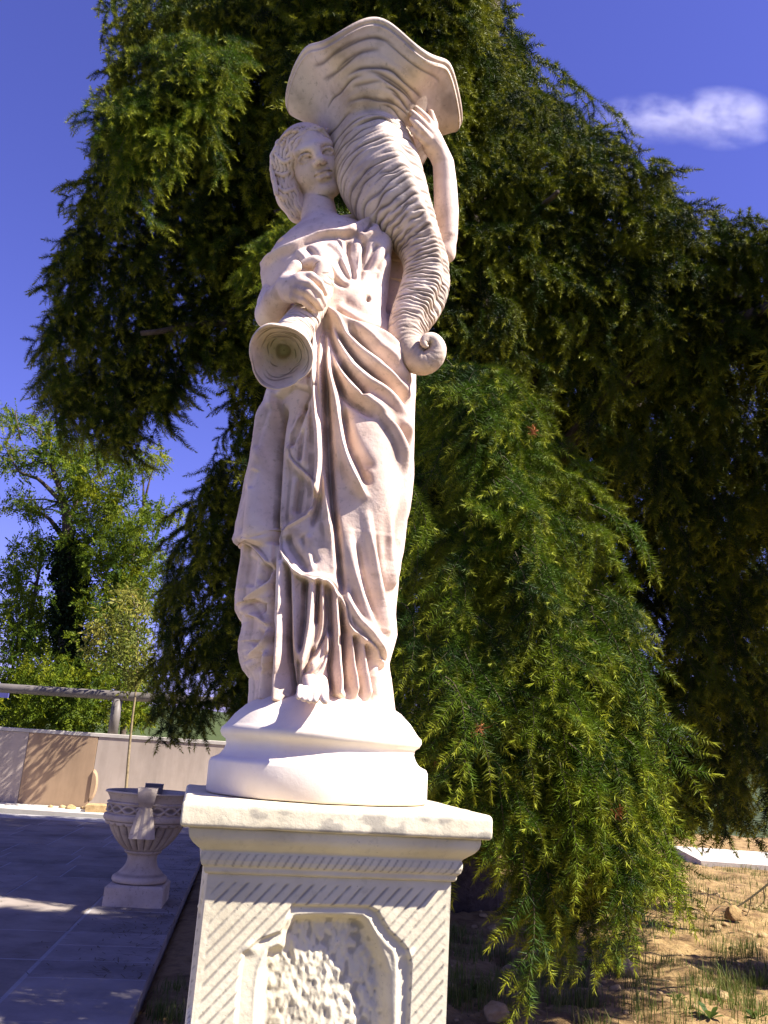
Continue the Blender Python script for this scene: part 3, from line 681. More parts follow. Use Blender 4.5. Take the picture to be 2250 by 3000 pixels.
while Lk < Ls[-1] - 0.05:
    f_ = (Lk - Lb * 0.3) / (Ls[-1] - Lb * 0.3); spc = np.interp(f_, [0, 0.35, 0.6, 1], [0.0125, 0.0120, 0.0078, 0.0064]); marks.append((Lk, spc, f_)); Lk += spc * rr.uniform(0.9, 1.1)
arch = np.cos(ang(thh - 0.15) * 0.9)
for Lk, spc, f_ in marks:
    wob = rr.uniform(0, 6); lc0 = Lk - 0.012 * arch * np.interp(f_, [0, 0.5, 1], [1, .7, .3]) + spc * (0.16 * np.sin(thh * 3 + wob) + 0.10 * np.sin(thh * 7 + wob * 2))
    tailf = np.clip((Ls[-1] - 0.085 - Lk) / 0.12, 0.15, 1)
    i0 = max(0, int((lc0.min() - 0.015) / Ls[-1] * ns)); i1 = min(ns, int((lc0.max() + 0.015) / Ls[-1] * ns) + 1)
    rib[i0:i1] += np.exp(-((li[i0:i1, None] - lc0[None] - spc * 0.5) / (spc * 0.36)) ** 2) * tailf
    for a_ in range(rr.integers(3, 5)):
        bl_ = Lk < Lb * 0.95; c0 = rr.uniform(-0.6, 0.7) if bl_ else rr.uniform(-1.8, 1.8); hw = rr.uniform(0.2, 0.55) if bl_ else rr.uniform(0.35, 0.95); amp = rr.uniform(0.65, 1.0); w0 = rr.uniform(0.0014, 0.0024)
        dth = ang(thh - c0); ex = np.clip(1 - np.abs(dth / hw) ** 4, 0, 1)
        lc = lc0 + rr.normal(0, spc * 0.10) + spc * (rr.uniform(-0.12, 0.12) * dth + 0.10 * np.sin(dth * rr.uniform(6, 14) + rr.uniform(0, 6)))
        i0 = max(0, int((lc.min() - 0.008) / Ls[-1] * ns)); i1 = min(ns, int((lc.max() + 0.008) / Ls[-1] * ns) + 1)
        d = (li[i0:i1, None] - lc[None]) / w0
        gro[i0:i1] = np.maximum(gro[i0:i1], amp * tailf * ex[None] * np.exp(-np.abs(d) ** 2))
Rr = Rr - gro * 0.0022 + rib * 0.0016 * np.maximum(smooth01((li - Lb * 0.75) / 0.09)[:, None], 0.8 * fcol[None] * smooth01((li - Lb * 0.2) / 0.02)[:, None]) + noise3(np.stack([li[:, None] * 60 + 0 * thh, np.cos(thh)[None] * 2 + 0 * li[:, None], np.sin(thh)[None] * 2 + 0 * li[:, None]], -1), 1.0, 12) * 0.0007 * fr_
Xh = C[:, None] + Rr[..., None] * (np.cos(thh)[None, :, None] * E2[:, None] + np.sin(thh)[None, :, None] * E1[:, None])
# wavy lip and hollow mouth
wave = 0.020 * np.cos(6 * thh - 0.15) + 0.004 * np.cos(3 * thh + 0.9)
fall = np.exp(-(li / (Lb * 0.42)) ** 2)
Xh[:, :, 2] += fall[:, None] * wave[None]
rad_w = 1 + 0.03 * np.cos(6 * thh + 2.6); cxy = C[:, None, :2]
Xh[:, :, :2] = cxy + (Xh[:, :, :2] - cxy) * (1 + (rad_w - 1)[None, :, None] * fall[:, None, None])
lip = [(0.9965, 0.0), (0.985, -0.0035), (0.990, 0.004), (1.005, 0.006), (1.016, 0.008), (1.018, 0.012), (1.008, 0.0155), (0.98, 0.0155), (0.94, 0.009), (0.84, -0.002), (0.66, -0.010), (0.40, -0.014), (0.02, -0.015)]
lip = catmull(np.array(lip) * 1000, 4)[::-1] / 1000
rim = Xh[0]; rc = np.array([C[0, 0], C[0, 1]])
LX = np.zeros((len(lip), nt_, 3)); LX[:, :, :2] = rc + (rim[None, :, :2] - rc) * lip[:, 0][:, None, None]; LX[:, :, 2] = rim[None, :, 2] + lip[:, 1][:, None]
Xa = np.vstack([LX, Xh[1:]]); pa = np.vstack([np.zeros((len(lip), nt_)), gro[1:] * 0.95])
nzh = noise3(Xa.reshape(-1, 3), 30, 41, 4).reshape(pa.shape); pa = np.clip(pa + smooth01((nzh - 0.02) / 0.5) * 0.40 * np.vstack([np.full((len(lip), 1), 0.6), np.interp(li[1:], [0, Lb, Lb + .25, Lb + .4], [1, .8, .5, .25])[:, None]]), 0, 0.85)
Nn = grid_normals(Xa, True); ctest = (Nn[len(lip) + 270] * (Xa[len(lip) + 270] - C[270])).sum()
Qh = grid_faces(Xa.shape[0], nt_, True)
statue_part('horn_of_plenty', Xa.reshape(-1, 3), Qh if ctest > 0 else Qh[:, ::-1], M_HORN, pa.ravel())

# ---- small horn held in the right hand, mouth towards the viewer
js = [(822, 1046, 0.215, 90), (825, 1040, 0.200, 86), (832, 1026, 0.178, 68), (846, 1000, 0.158, 57), (868, 965, 0.140, 52), (900, 920, 0.128, 46), (928, 875, 0.120, 41), (944, 830, 0.114, 36), (944, 792, 0.112, 29), (925, 770, 0.113, 22), (903, 770, 0.114, 16), (884, 776, 0.115, 11)]
jc = []; jr = []
for (u_, v_, dy, rp) in js:
    p = P(u_, v_, YS - dy); jc.append(p); jr.append(rp * mpp(p))
q4 = catmull(np.column_stack([np.array(jc), jr]) * 1000, 1.2) / 1000
Lj = np.concatenate([[0], np.cumsum(np.linalg.norm(np.diff(q4[:, :3], axis=0), axis=1))]); nj = 220; lj = np.linspace(0, Lj[-1], nj); J4 = np.stack([np.interp(lj, Lj, q4[:, k]) for k in range(4)], 1)
C = J4[:, :3]; Tn, E1, E2 = frames(C, (1, 0, 0)); ntj = 120; tj = np.linspace(0, 2 * math.pi, ntj, endpoint=False)
gj = np.zeros((nj, ntj)); Lk = 0.012
while Lk < Lj[-1] - 0.03:
    for a_ in range(3):
        c0 = rr.uniform(0, 6.28); hw = rr.uniform(0.3, 1.2); dth = ang(tj - c0); ex = np.clip(1 - np.abs(dth / hw) ** 3, 0, 1)
        lc = Lk + rr.normal(0, 0.001) + 0.002 * np.sin(dth * 4); d = (lj[:, None] - lc[None]) / 0.0012; gj = np.maximum(gj, ex[None] * np.exp(-d * d))
    Lk += 0.0065
Rj = J4[:, 3][:, None] - gj * 0.002
fl = np.exp(-(lj / 0.02) ** 2)[:, None]
Rj = Rj * (1 + fl * 0.05 * noise3(np.stack([np.cos(tj) * 2, np.sin(tj) * 2, tj * 0], -1), 1.0, 5, 3)[None] + 0.05 * fl * np.cos(3 * tj + 0.6)[None] + 0.10 * fl * np.maximum(0, np.cos(tj - 3 * math.pi / 2))[None])
Xj = C[:, None] + Rj[..., None] * (np.cos(tj)[None, :, None] * E2[:, None] + np.sin(tj)[None, :, None] * E1[:, None])
inn = [(1.0, 0.0), (1.03, -0.006), (1.02, -0.012), (0.97, -0.013), (0.86, -0.002), (0.70, 0.012), (0.52, 0.028), (0.36, 0.040), (0.26, 0.047), (0.21, 0.060), (0.14, 0.066), (0.02, 0.067)]
inn = catmull(np.array(inn) * 1000, 5)[::-1] / 1000
ring = Xj[0]; JI = C[0] + (ring[None] - C[0]) * inn[:, 0][:, None, None] + Tn[0] * inn[:, 1][:, None, None]
pin = np.zeros((len(inn), ntj))
for k_ in range(22):
    c0 = rr.uniform(0, 6.28); hw = rr.uniform(0.35, 1.0); r0 = 0.42 + 0.026 * k_; dth = ang(tj - c0); ex = np.clip(1 - np.abs(dth / hw) ** 3, 0, 1)
    d = (inn[:, 0][:, None] - r0 - 0.02 * np.sin(dth * 5)[None]) / 0.016; pin = np.maximum(pin, ex[None] * np.exp(-d * d) * (inn[:, 1] > -0.0125)[:, None])
JI = JI + Tn[0] * (pin * 0.0022 + (noise3(JI.reshape(-1, 3), 50, 6, 3).reshape(pin.shape) * 0.003) * (inn[:, 0] > 0.4)[:, None])[..., None]
Xa = np.vstack([JI, Xj[1:]]); pa = np.vstack([pin * 0.7, gj[1:] * 0.7])
Nn = grid_normals(Xa, True); ctest = (Nn[len(inn) + 100] * (Xa[len(inn) + 100] - C[100])).sum(); Qh = grid_faces(Xa.shape[0], ntj, True)
statue_part('small_horn', Xa.reshape(-1, 3), Qh if ctest > 0 else Qh[:, ::-1], M_HORN, np.clip(pa, 0, .8).ravel())

# ---- figure: head, neck, shoulders, arms, hands and foot
def pp(u, v, dy): return P(float(u), float(v), YS - dy)
def chain_px(F, pts, k=0.004, sub=False):
    c = [pp(a, b, d) for a, b, d, r in pts]; rs = [r * mpp(p) for p, (a, b, d, r) in zip(c, pts)]; F.chain(c, rs, k, sub)
HC = pp(910, 470, 0.004); HS = 0.64
f0 = CAM - HC; f0 /= np.linalg.norm(f0); u0_ = CU - (CU @ f0) * f0; u0_ /= np.linalg.norm(u0_); r0_ = np.cross(u0_, f0); r0_ = r0_ if r0_ @ CR > 0 else -r0_
hy, hp, hr = R(11), R(11), R(18)
HF = f0 * math.cos(hp) * math.cos(hy) + r0_ * math.sin(hy) * math.cos(hp) + u0_ * math.sin(hp)
hu = u0_ * math.cos(hr) - r0_ * math.sin(hr); HU = hu - (hu @ HF) * HF; HU /= np.linalg.norm(HU); HR = np.cross(HF, HU); HR = HR if HR @ CR > 0 else -HR
HM = np.stack([HR, HF, HU])
def HL(x, y, z): return HC + HS * (x * HR + y * HF + z * HU)
head = Field(HC - 0.085, HC + 0.085, 0.0011)
fig = Field((-0.36, 1.02, 1.62), (0.10, 1.44, 2.17), 0.0019)
def he(x, y, z, rx, ry, rz, k=0.006, sub=False): head.ell(HL(x, y, z), np.array([rx, ry, rz]) * HS, HM, k, sub)
def hc(a, b, r0, r1=None, k=0.004, sub=False): head.cap(HL(*a), HL(*b), r0 * HS, (r1 if r1 is not None else r0) * HS, k, sub)
# skull and face
he(0, -0.005, 0.008, 0.073, 0.098, 0.088)
he(0, 0.028, -0.045, 0.060, 0.066, 0.080, k=0.015)
he(0, 0.074, -0.094, 0.027, 0.026, 0.023, k=0.010)
for s in (-1, 1):
    he(s * 0.036, 0.052, -0.040, 0.030, 0.032, 0.034, k=0.012)
    hc((s * 0.052, 0.0, -0.060), (s * 0.020, 0.066, -0.098), 0.022, 0.019, k=0.012)
    hc((s * 0.010, 0.090, 0.018), (s * 0.048, 0.070, 0.020), 0.011, 0.010, k=0.012)
    he(s * 0.032, 0.094, 0.001, 0.022, 0.020, 0.014, k=0.007, sub=True)
    he(s * 0.032, 0.0705, -0.001, 0.0165, 0.0155, 0.0145, k=0.001)
    up = [(s * (0.032 + 0.020 * math.cos(t)), 0.0835 + 0.004 * math.sin(t) - 0.006 * max(0, math.cos(t)), -0.003 + 0.0115 * math.sin(t)) for t in np.linspace(0, math.pi, 7)]
    for a, b in zip(up[:-1], up[1:]): hc(a, b, 0.0042, k=0.0015)
    lo = [(s * (0.032 + 0.019 * math.cos(t)), 0.0825 - 0.006 * max(0, math.cos(t)), -0.003 - 0.0085 * math.sin(t)) for t in np.linspace(0, math.pi, 7)]
    for a, b in zip(lo[:-1], lo[1:]): hc(a, b, 0.0034, k=0.0015)
    he(s * 0.070, -0.010, -0.015, 0.010, 0.020, 0.030, k=0.004)
hc((0, 0.088, 0.016), (0, 0.106, -0.014), 0.0100, 0.0115, k=0.008)
he(0, 0.110, -0.020, 0.0125, 0.0125, 0.0105, k=0.005)
for s in (-1, 1):
    he(s * 0.0125, 0.099, -0.024, 0.0085, 0.0105, 0.0085, k=0.004)
    he(s * 0.0068, 0.1055, -0.0325, 0.0046, 0.0055, 0.0046, k=0.002, sub=True)
mz = -0.052
ulip = [(-0.021, 0.084, mz - 0.0015), (-0.012, 0.0945, mz + 0.003), (0, 0.0965, mz + 0.0015), (0.012, 0.0945, mz + 0.003), (0.021, 0.084, mz - 0.0015)]
llip = [(-0.018, 0.084, mz - 0.005), (-0.010, 0.0935, mz - 0.0105), (0.010, 0.0935, mz - 0.0105), (0.018, 0.084, mz - 0.005)]
for a, b in zip(ulip[:-1], ulip[1:]): hc(a, b, 0.0050, k=0.004)
for a, b in zip(llip[:-1], llip[1:]): hc(a, b, 0.0060, k=0.004)
ml = [(-0.024, 0.088, mz - 0.002), (-0.012, 0.101, mz - 0.002), (0, 0.1035, mz - 0.0035), (0.012, 0.101, mz - 0.002), (0.024, 0.088, mz - 0.002)]
for a, b in zip(ml[:-1], ml[1:]): hc(a, b, 0.0030, k=0.0015, sub=True)
he(0, 0.094, mz - 0.0225, 0.016, 0.007, 0.0055, k=0.006, sub=True)
hc((0, 0.105, mz + 0.022), (0, 0.103, mz + 0.010), 0.0026, k=0.004, sub=True)
chain_px(head, [(918, 540, -0.026, 46), (928, 590, -0.020, 49), (935, 625, -0.010, 52)], k=0.005)
Vh, Qh = head.mesh('head', 1)
hu_, hv_, _ = proj(Vh); ph = Relief(780, 340, 1060, 700, 1.0)
for ln, w, A in (([(935, 508), (950, 500), (966, 499), (977, 504)], 2.6, 0.85), ([(956, 522), (975, 521)], 4, 0.55), ([(936, 474), (940, 484), (950, 484), (958, 478), (963, 482)], 2.4, 0.75), ([(884, 462), (890, 450), (903, 446), (916, 455)], 2.2, 0.6), ([(890, 464), (904, 462), (917, 458)], 2.0, 0.5), ([(947, 446), (958, 440), (970, 446)], 2.2, 0.6), ([(951, 453), (966, 453)], 2.0, 0.4), ([(940, 575), (965, 570), (982, 562)], 5, 0.35), ([(885, 534), (888, 545)], 4, 0.4), ([(893, 577), (902, 577)], 3, 0.7), ([(902, 607), (906, 619)], 2.5, 0.6), ([(975, 651), (985, 655)], 4, 0.6)): ph.stroke(ln, w, A, t0=0.15, t1=0.15)
ph_ = np.clip(ph.sample(hu_, hv_) * (Vh[:, 1] < HC[1] + 0.01) + smooth01((noise3(Vh, 34, 51, 4) - 0.25) / 0.35) * 0.3, 0, 0.85)
statue_part('head', Vh, Qh, M_STATUE, ph_)
# neck and shoulders
chain_px(fig, [(918, 540, -0.026, 46), (928, 590, -0.020, 49.5), (936, 640, -0.006, 54), (944, 690, 0.002, 60)], k=0.008)
chain_px(fig, [(945, 722, 0.000, 48), (885, 748, 0.000, 42), (842, 778, 0.005, 46)], k=0.012)
chain_px(fig, [(950, 720, 0.000, 48), (1040, 715, 0.000, 48), (1110, 715, 0.0, 46)], k=0.012)
fig.ell(pp(970, 790, 0.0), (0.105, 0.075, 0.10), None, 0.02)
fig.ell(pp(905, 790, 0.050), (0.045, 0.038, 0.045), None, 0.015)
# right arm (photo left): shoulder, elbow, forearm across the body
chain_px(fig, [(838, 775, 0.010, 50), (822, 830, 0.030, 44), (795, 890, 0.045, 42), (793, 925, 0.055, 40)], k=0.012)
chain_px(fig, [(792, 918, 0.062, 41), (812, 878, 0.105, 40), (845, 842, 0.140, 33)], k=0.014)
# right hand over the small horn
chain_px(fig, [(845, 842, 0.142, 33), (880, 832, 0.160, 33), (893, 838, 0.163, 30)], k=0.012)
chain_px(fig, [(852, 862, 0.150, 26), (880, 862, 0.163, 24)], k=0.012)
chain_px(fig, [(880, 812, 0.166, 15), (912, 808, 0.172, 13), (936, 826, 0.168, 11.5), (952, 858, 0.150, 10)], k=0.003)
chain_px(fig, [(878, 830, 0.170, 16), (908, 835, 0.178, 14), (934, 860, 0.172, 12.5), (948, 890, 0.152, 10.5)], k=0.003)
chain_px(fig, [(872, 850, 0.170, 15), (902, 858, 0.176, 13), (926, 880, 0.168, 12), (940, 903, 0.150, 10)], k=0.003)
chain_px(fig, [(862, 870, 0.164, 14), (888, 880, 0.168, 12), (908, 898, 0.160, 11), (922, 912, 0.148, 9)], k=0.003)
chain_px(fig, [(838, 815, 0.140, 18), (852, 795, 0.140, 17), (866, 781, 0.138, 19)], k=0.006)
# left arm (photo right), raised behind the horn, hand laid on its side
chain_px(fig, [(1110, 715, 0.0, 48), (1210, 735, -0.015, 42), (1306, 742, -0.020, 26)], k=0.012)
chain_px(fig, [(1308, 745, -0.020, 22), (1311, 690, -0.012, 31), (1308, 620, -0.004, 36), (1304, 540, 0.006, 34), (1299, 480, 0.018, 31), (1284, 446, 0.028, 30), (1268, 420, 0.036, 30)], k=0.010)
chain_px(fig, [(1268, 425, 0.036, 29), (1262, 395, 0.044, 26), (1258, 380, 0.046, 24)], k=0.010)
chain_px(fig, [(1266, 372, 0.050, 13), (1248, 346, 0.060, 11.5), (1230, 328, 0.064, 10), (1216, 316, 0.062, 8.5)], k=0.0025)
chain_px(fig, [(1262, 388, 0.054, 13), (1240, 362, 0.066, 11.5), (1222, 344, 0.070, 10), (1207, 330, 0.066, 8.5)], k=0.0025)
chain_px(fig, [(1256, 404, 0.054, 13), (1236, 382, 0.066, 11.5), (1220, 364, 0.070, 10), (1206, 350, 0.066, 8)], k=0.0025)
chain_px(fig, [(1250, 420, 0.048, 13), (1232, 402, 0.058, 11.5), (1216, 388, 0.062, 9.5), (1205, 378, 0.060, 7.5)], k=0.0025)
chain_px(fig, [(1270, 400, 0.036, 14), (1272, 365, 0.040, 12), (1262, 330, 0.044, 9)], k=0.004)
Vf, Qf = fig.mesh('figure', 1)
# foot under the hem
ft = Field((-0.17, 1.12, 1.03), (-0.02, 1.32, 1.15), 0.0015)
chain_px(ft, [(905, 1985, 0.08, 22), (915, 2014, 0.118, 27), (920, 2032, 0.138, 24)], k=0.01)
chain_px(ft, [(940, 1995, 0.09, 20), (946, 2024, 0.130, 18), (948, 2046, 0.156, 13)], k=0.006)
for (a, b, c, d, r) in [(928, 2022, 924, 2052, 10), (912, 2020, 906, 2052, 9), (896, 2018, 890, 2048, 8.5), (880, 2014, 875, 2042, 8)]:
    chain_px(ft, [(a, b, 0.148, r + 2), ((a + c) / 2, (b + d) / 2 - 4, 0.164, r + 1), (c, d, 0.170, r)], k=0.002)
chain_px(ft, [(948, 2030, 0.155, 15), (952, 2052, 0.174, 12.5)], k=0.003)
Vt, Qt = ft.mesh('foot', 1)
Va, Qa = Vf, Qf
statue_part('foot', Vt, Qt, M_STATUE, np.zeros(len(Vt)))
pf = np.clip(smooth01((noise3(Va, 34, 51, 4) - 0.22) / 0.35) * 0.35, 0, 0.5)
statue_part('figure', Va, Qa, M_STATUE, pf)

# ---- hair
hf = Field(HC - np.array([0.085, 0.085, 0.135]), HC + np.array([0.075, 0.085, 0.085]), 0.0011)
hf.ell(HL(-0.004, -0.018, 0.014), np.array([0.087, 0.108, 0.092]) * HS, HM, 0.01)
hf.ell(pp(836, 474, 0.010), np.array([45, 48, 62]) * mpp(HC), None, 0.012)
hf.ell(pp(848, 560, -0.010), np.array([42, 50, 62]) * mpp(HC), None, 0.012)
hf.ell(pp(872, 612, -0.016), np.array([34, 40, 42]) * mpp(HC), None, 0.012)
hf.ell(HL(0.010, 0.092, -0.022), np.array([0.066, 0.085, 0.090]) * HS, HM, 0.006, sub=True)
hf.ell(HL(0.0, 0.12, -0.10), np.array([0.07, 0.09, 0.09]) * HS, HM, 0.006, sub=True)
strands = [[(906, 392), (886, 400), (868, 420), (860, 450), (853, 480), (856, 505), (848, 530), (852, 558)],
           [(901, 388), (874, 396), (856, 416), (850, 444), (843, 470), (846, 498), (838, 524), (842, 552), (852, 580)],
           [(895, 384), (864, 392), (845, 412), (840, 440), (832, 466), (836, 494), (828, 520), (832, 548), (842, 578), (860, 606)],
           [(886, 381), (852, 391), (834, 410), (829, 436), (821, 462), (826, 490), (818, 516), (822, 544), (832, 574), (848, 604), (868, 634)],
           [(876, 379), (842, 393), (824, 412), (818, 436), (811, 458), (816, 486), (808, 512), (812, 540), (823, 570), (838, 600), (856, 628), (880, 646)],
           [(866, 378), (834, 398), (816, 418), (808, 440), (801, 462), (806, 488), (800, 510), (804, 536), (814, 566), (828, 594), (846, 622), (870, 644)],
           [(806, 436), (798, 456), (797, 480), (798, 505), (800, 528)],
           [(808, 452), (822, 470), (840, 474), (858, 462)], [(804, 500), (820, 512), (838, 510), (852, 498)], [(812, 548), (830, 560), (852, 556), (866, 546)],
           [(908, 390), (928, 390), (948, 400), (964, 424), (976, 450)], [(905, 382), (932, 381), (955, 394), (972, 420)], [(898, 377), (930, 374), (956, 384)],
           [(860, 566), (866, 590), (876, 616), (888, 642)], [(872, 572), (878, 598), (886, 622), (893, 645)], [(862, 540), (868, 566), (876, 590)]]
mh = mpp(HC)
for sdx in strands:
    q = catmull(sdx, 4.0); sx = np.arange(len(q)); ph0 = len(q) * 0.37 + q[0, 0] * 0.21; q[:, 0] += 2.2 * np.sin(sx * 0.62 + ph0); q[:, 1] += 0.8 * np.cos(sx * 0.8 + ph0)
    s3 = hf.snap(q[:, 0], q[:, 1], YS - 0.16, YS + 0.08); s3[:, 1] = np.convolve(np.pad(s3[:, 1], 2, 'edge'), np.ones(5) / 5, 'valid')
    d = (s3 - CAM); d /= np.linalg.norm(d, axis=1, keepdims=True); s3 = s3 + d * 0.001
    rs = 6.6 * mh * (0.55 + 0.45 * np.sin(np.linspace(0.2, math.pi - 0.2, len(q)))); hf.chain(list(s3), list(rs), 0.0010)
# braided band over the crown
for off in (0, 14):
    q = catmull([(812 + off, 424), (832 + off, 398), (856 + off, 381), (880 + off * 0.6, 372)], 7)
    s3 = hf.snap(q[:, 0], q[:, 1], YS - 0.16, YS + 0.10)
    for k_, p in enumerate(s3): hf.ell(p, np.array([5.5, 6.5, 4.6]) * mh, None, 0.0012)
Vh, Qh = hf.mesh('hair', 1)
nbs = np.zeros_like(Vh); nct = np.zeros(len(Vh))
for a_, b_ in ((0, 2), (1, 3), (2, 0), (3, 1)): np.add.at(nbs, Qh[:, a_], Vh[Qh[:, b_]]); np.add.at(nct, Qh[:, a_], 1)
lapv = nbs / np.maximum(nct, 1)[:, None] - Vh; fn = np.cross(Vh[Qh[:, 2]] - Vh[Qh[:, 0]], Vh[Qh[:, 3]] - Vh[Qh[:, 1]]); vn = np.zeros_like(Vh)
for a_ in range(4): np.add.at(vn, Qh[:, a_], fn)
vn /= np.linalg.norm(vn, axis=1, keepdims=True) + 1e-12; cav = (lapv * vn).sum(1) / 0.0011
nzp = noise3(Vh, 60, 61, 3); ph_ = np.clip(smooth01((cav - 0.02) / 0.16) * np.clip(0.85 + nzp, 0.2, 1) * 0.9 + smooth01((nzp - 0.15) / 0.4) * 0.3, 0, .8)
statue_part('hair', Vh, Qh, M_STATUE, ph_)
# ------------------------------------------------------------------ materials of the setting
def noisy_mat(name, stops, scale=6.0, rough=0.9, bump=0.3, bscale=60.0, bdist=0.01, island=0.0, stain=None):
    m, nt, bs = nodes_mat(name); pos = coords(nt); L = nt.links
    n1 = nd(nt, 'ShaderNodeTexNoise', Scale=scale, Detail=8.0, Roughness=0.65); L.new(pos, n1.inputs['Vector'])
    c = ramp(nt, n1.outputs[0], stops).outputs[0]
    if island:
        oi = nt.nodes.new('ShaderNodeObjectInfo'); r = ramp(nt, oi.outputs['Random'], [(0, (1 - island,) * 3), (1, (1, 1, 1))]).outputs[0]
        c = mixc(nt, 1.0, c, r, 'MULTIPLY')
    if stain:
        mp = nt.nodes.new('ShaderNodeMapping'); mp.inputs['Scale'].default_value = stain[1]; L.new(pos, mp.inputs['Vector'])
        n5 = nd(nt, 'ShaderNodeTexNoise', Scale=1.0, Detail=7.0, Roughness=0.7); L.new(mp.outputs[0], n5.inputs['Vector']); r5 = ramp(nt, n5.outputs[0], [(0.45, (1, 1, 1)), (0.7, (stain[0],) * 3)]).outputs[0]; c = mixc(nt, 1.0, c, r5, 'MULTIPLY')
    L.new(c, bs.inputs['Base Color']); bs.inputs['Roughness'].default_value = rough; bs.inputs['Specular IOR Level'].default_value = 0.2
    n2 = nd(nt, 'ShaderNodeTexNoise', Scale=bscale, Detail=6.0, Roughness=0.7); L.new(pos, n2.inputs['Vector'])
    bp = nd(nt, 'ShaderNodeBump', Strength=bump, Distance=bdist); L.new(n2.outputs[0], bp.inputs['Height']); L.new(bp.outputs[0], bs.inputs['Normal'])
    return m
M_SOIL = noisy_mat('dry_soil', [(0.28, (0.08, 0.045, 0.018)), (0.42, (0.19, 0.115, 0.045)), (0.58, (0.34, 0.225, 0.09)), (0.74, (0.15, 0.10, 0.042))], scale=5.0, bump=0.9, bscale=45, bdist=0.02)
M_ASSUMED_TURF = noisy_mat('assumed_dark_turf', [(0.3, (0.03, 0.045, 0.015)), (0.7, (0.06, 0.075, 0.025))], scale=3.0, bump=0.5)  # turf assumed out of view, kept dark to cut bounced light
M_CLOD = noisy_mat('ochre_clod', [(0.3, (0.26, 0.165, 0.07)), (0.55, (0.40, 0.28, 0.13)), (0.75, (0.47, 0.35, 0.19))], scale=14.0, bump=0.8, bscale=70, bdist=0.012)
M_PAVE = noisy_mat('grey_flagstone', [(0.3, (0.24, 0.195, 0.155)), (0.5, (0.30, 0.25, 0.20)), (0.7, (0.36, 0.305, 0.245))], scale=3.0, bump=0.25, bscale=50, bdist=0.004, island=0.22, stain=(0.55, (1.7, 1.7, 1.7)))
M_BORD = noisy_mat('grey_border_stone', [(0.3, (0.26, 0.22, 0.19)), (0.5, (0.31, 0.265, 0.225)), (0.7, (0.36, 0.31, 0.265))], scale=4.0, bump=0.2, bscale=60, bdist=0.004, island=0.2, stain=(0.6, (2.1, 2.1, 2.1)))
M_JOINT = noisy_mat('mortar', [(0.3, (0.30, 0.28, 0.26)), (0.7, (0.38, 0.36, 0.33))], scale=9.0)
M_PALE = noisy_mat('pale_concrete', [(0.3, (0.42, 0.38, 0.31)), (0.7, (0.55, 0.50, 0.42))], scale=4.0, bump=0.2)
M_WALLA = noisy_mat('tan_wall_panel', [(0.3, (0.35, 0.235, 0.135)), (0.7, (0.41, 0.28, 0.165))], scale=2.0, bump=0.12, bscale=90, stain=(0.72, (2.6, 2.6, 0.5)))
M_WALLB = noisy_mat('pink_grey_wall_panel', [(0.3, (0.40, 0.325, 0.25)), (0.7, (0.46, 0.38, 0.30))], scale=2.0, bump=0.12, bscale=90, stain=(0.72, (2.6, 2.6, 0.5)))
M_RAIL = noisy_mat('grey_painted_steel', [(0.3, (0.12, 0.105, 0.09)), (0.7, (0.16, 0.14, 0.12))], scale=8.0, rough=0.5, bump=0.03)
M_BARK = noisy_mat('bark', [(0.3, (0.05, 0.035, 0.025)), (0.7, (0.13, 0.10, 0.075))], scale=14.0, bump=0.9, bscale=40, bdist=0.03)
M_TWIG = noisy_mat('twig_bark', [(0.3, (0.05, 0.045, 0.02)), (0.7, (0.11, 0.085, 0.045))], scale=30.0, bump=0.4)
M_SAPB = noisy_mat('sapling_bark', [(0.3, (0.13, 0.10, 0.05)), (0.7, (0.26, 0.20, 0.11))], scale=20.0, bump=0.3)
M_BLUE = noisy_mat('stand_in_blue', [(0.3, (0.07, 0.07, 0.22)), (0.7, (0.09, 0.09, 0.28))], scale=5.0, rough=0.5, bump=0.02)
M_DRY = noisy_mat('dry_brown_needles', [(0.3, (0.28, 0.09, 0.03)), (0.7, (0.38, 0.15, 0.05))], scale=30.0)

def leaf_mat(name, dark, mid, light, tipc, trans=0.3, rough=0.55, var=0.6):
    m = bpy.data.materials.new(name); m.use_nodes = True; nt = m.node_tree; nt.nodes.clear(); L = nt.links
    out = nt.nodes.new('ShaderNodeOutputMaterial'); bs = nt.nodes.new('ShaderNodeBsdfPrincipled'); tr = nt.nodes.new('ShaderNodeBsdfTranslucent'); mx = nt.nodes.new('ShaderNodeMixShader')
    oi = nt.nodes.new('ShaderNodeObjectInfo'); pos = coords(nt)
    n1 = nd(nt, 'ShaderNodeTexNoise', Scale=1.3, Detail=3.0); L.new(pos, n1.inputs['Vector'])
    a = nd(nt, 'ShaderNodeMath', op='MULTIPLY_ADD'); L.new(oi.outputs['Random'], a.inputs[0]); a.inputs[1].default_value = var
    s = nd(nt, 'ShaderNodeMath', op='MULTIPLY_ADD'); L.new(n1.outputs[0], s.inputs[0]); s.inputs[1].default_value = 1.4; s.inputs[2].default_value = -0.35 - var / 2
    L.new(s.outputs[0], a.inputs[2])
    c = ramp(nt, a.outputs[0], [(0.1, dark), (0.45, mid), (0.9, light)]).outputs[0]
    at = nt.nodes.new('ShaderNodeAttribute'); at.attribute_name = 'tip'
    c = mixc(nt, at.outputs['Fac'], c, tipc)
    L.new(c, bs.inputs['Base Color']); bs.inputs['Roughness'].default_value = rough; bs.inputs['Specular IOR Level'].default_value = 0.12
    L.new(c, tr.inputs[0]); mx.inputs[0].default_value = trans; L.new(bs.outputs[0], mx.inputs[1]); L.new(tr.outputs[0], mx.inputs[2]); L.new(mx.outputs[0], out.inputs[0])
    return m
M_NEEDLE = leaf_mat('cedar_needles', (0.014, 0.036, 0.003), (0.064, 0.118, 0.005), (0.19, 0.23, 0.009), (0.31, 0.325, 0.018), trans=0.14)
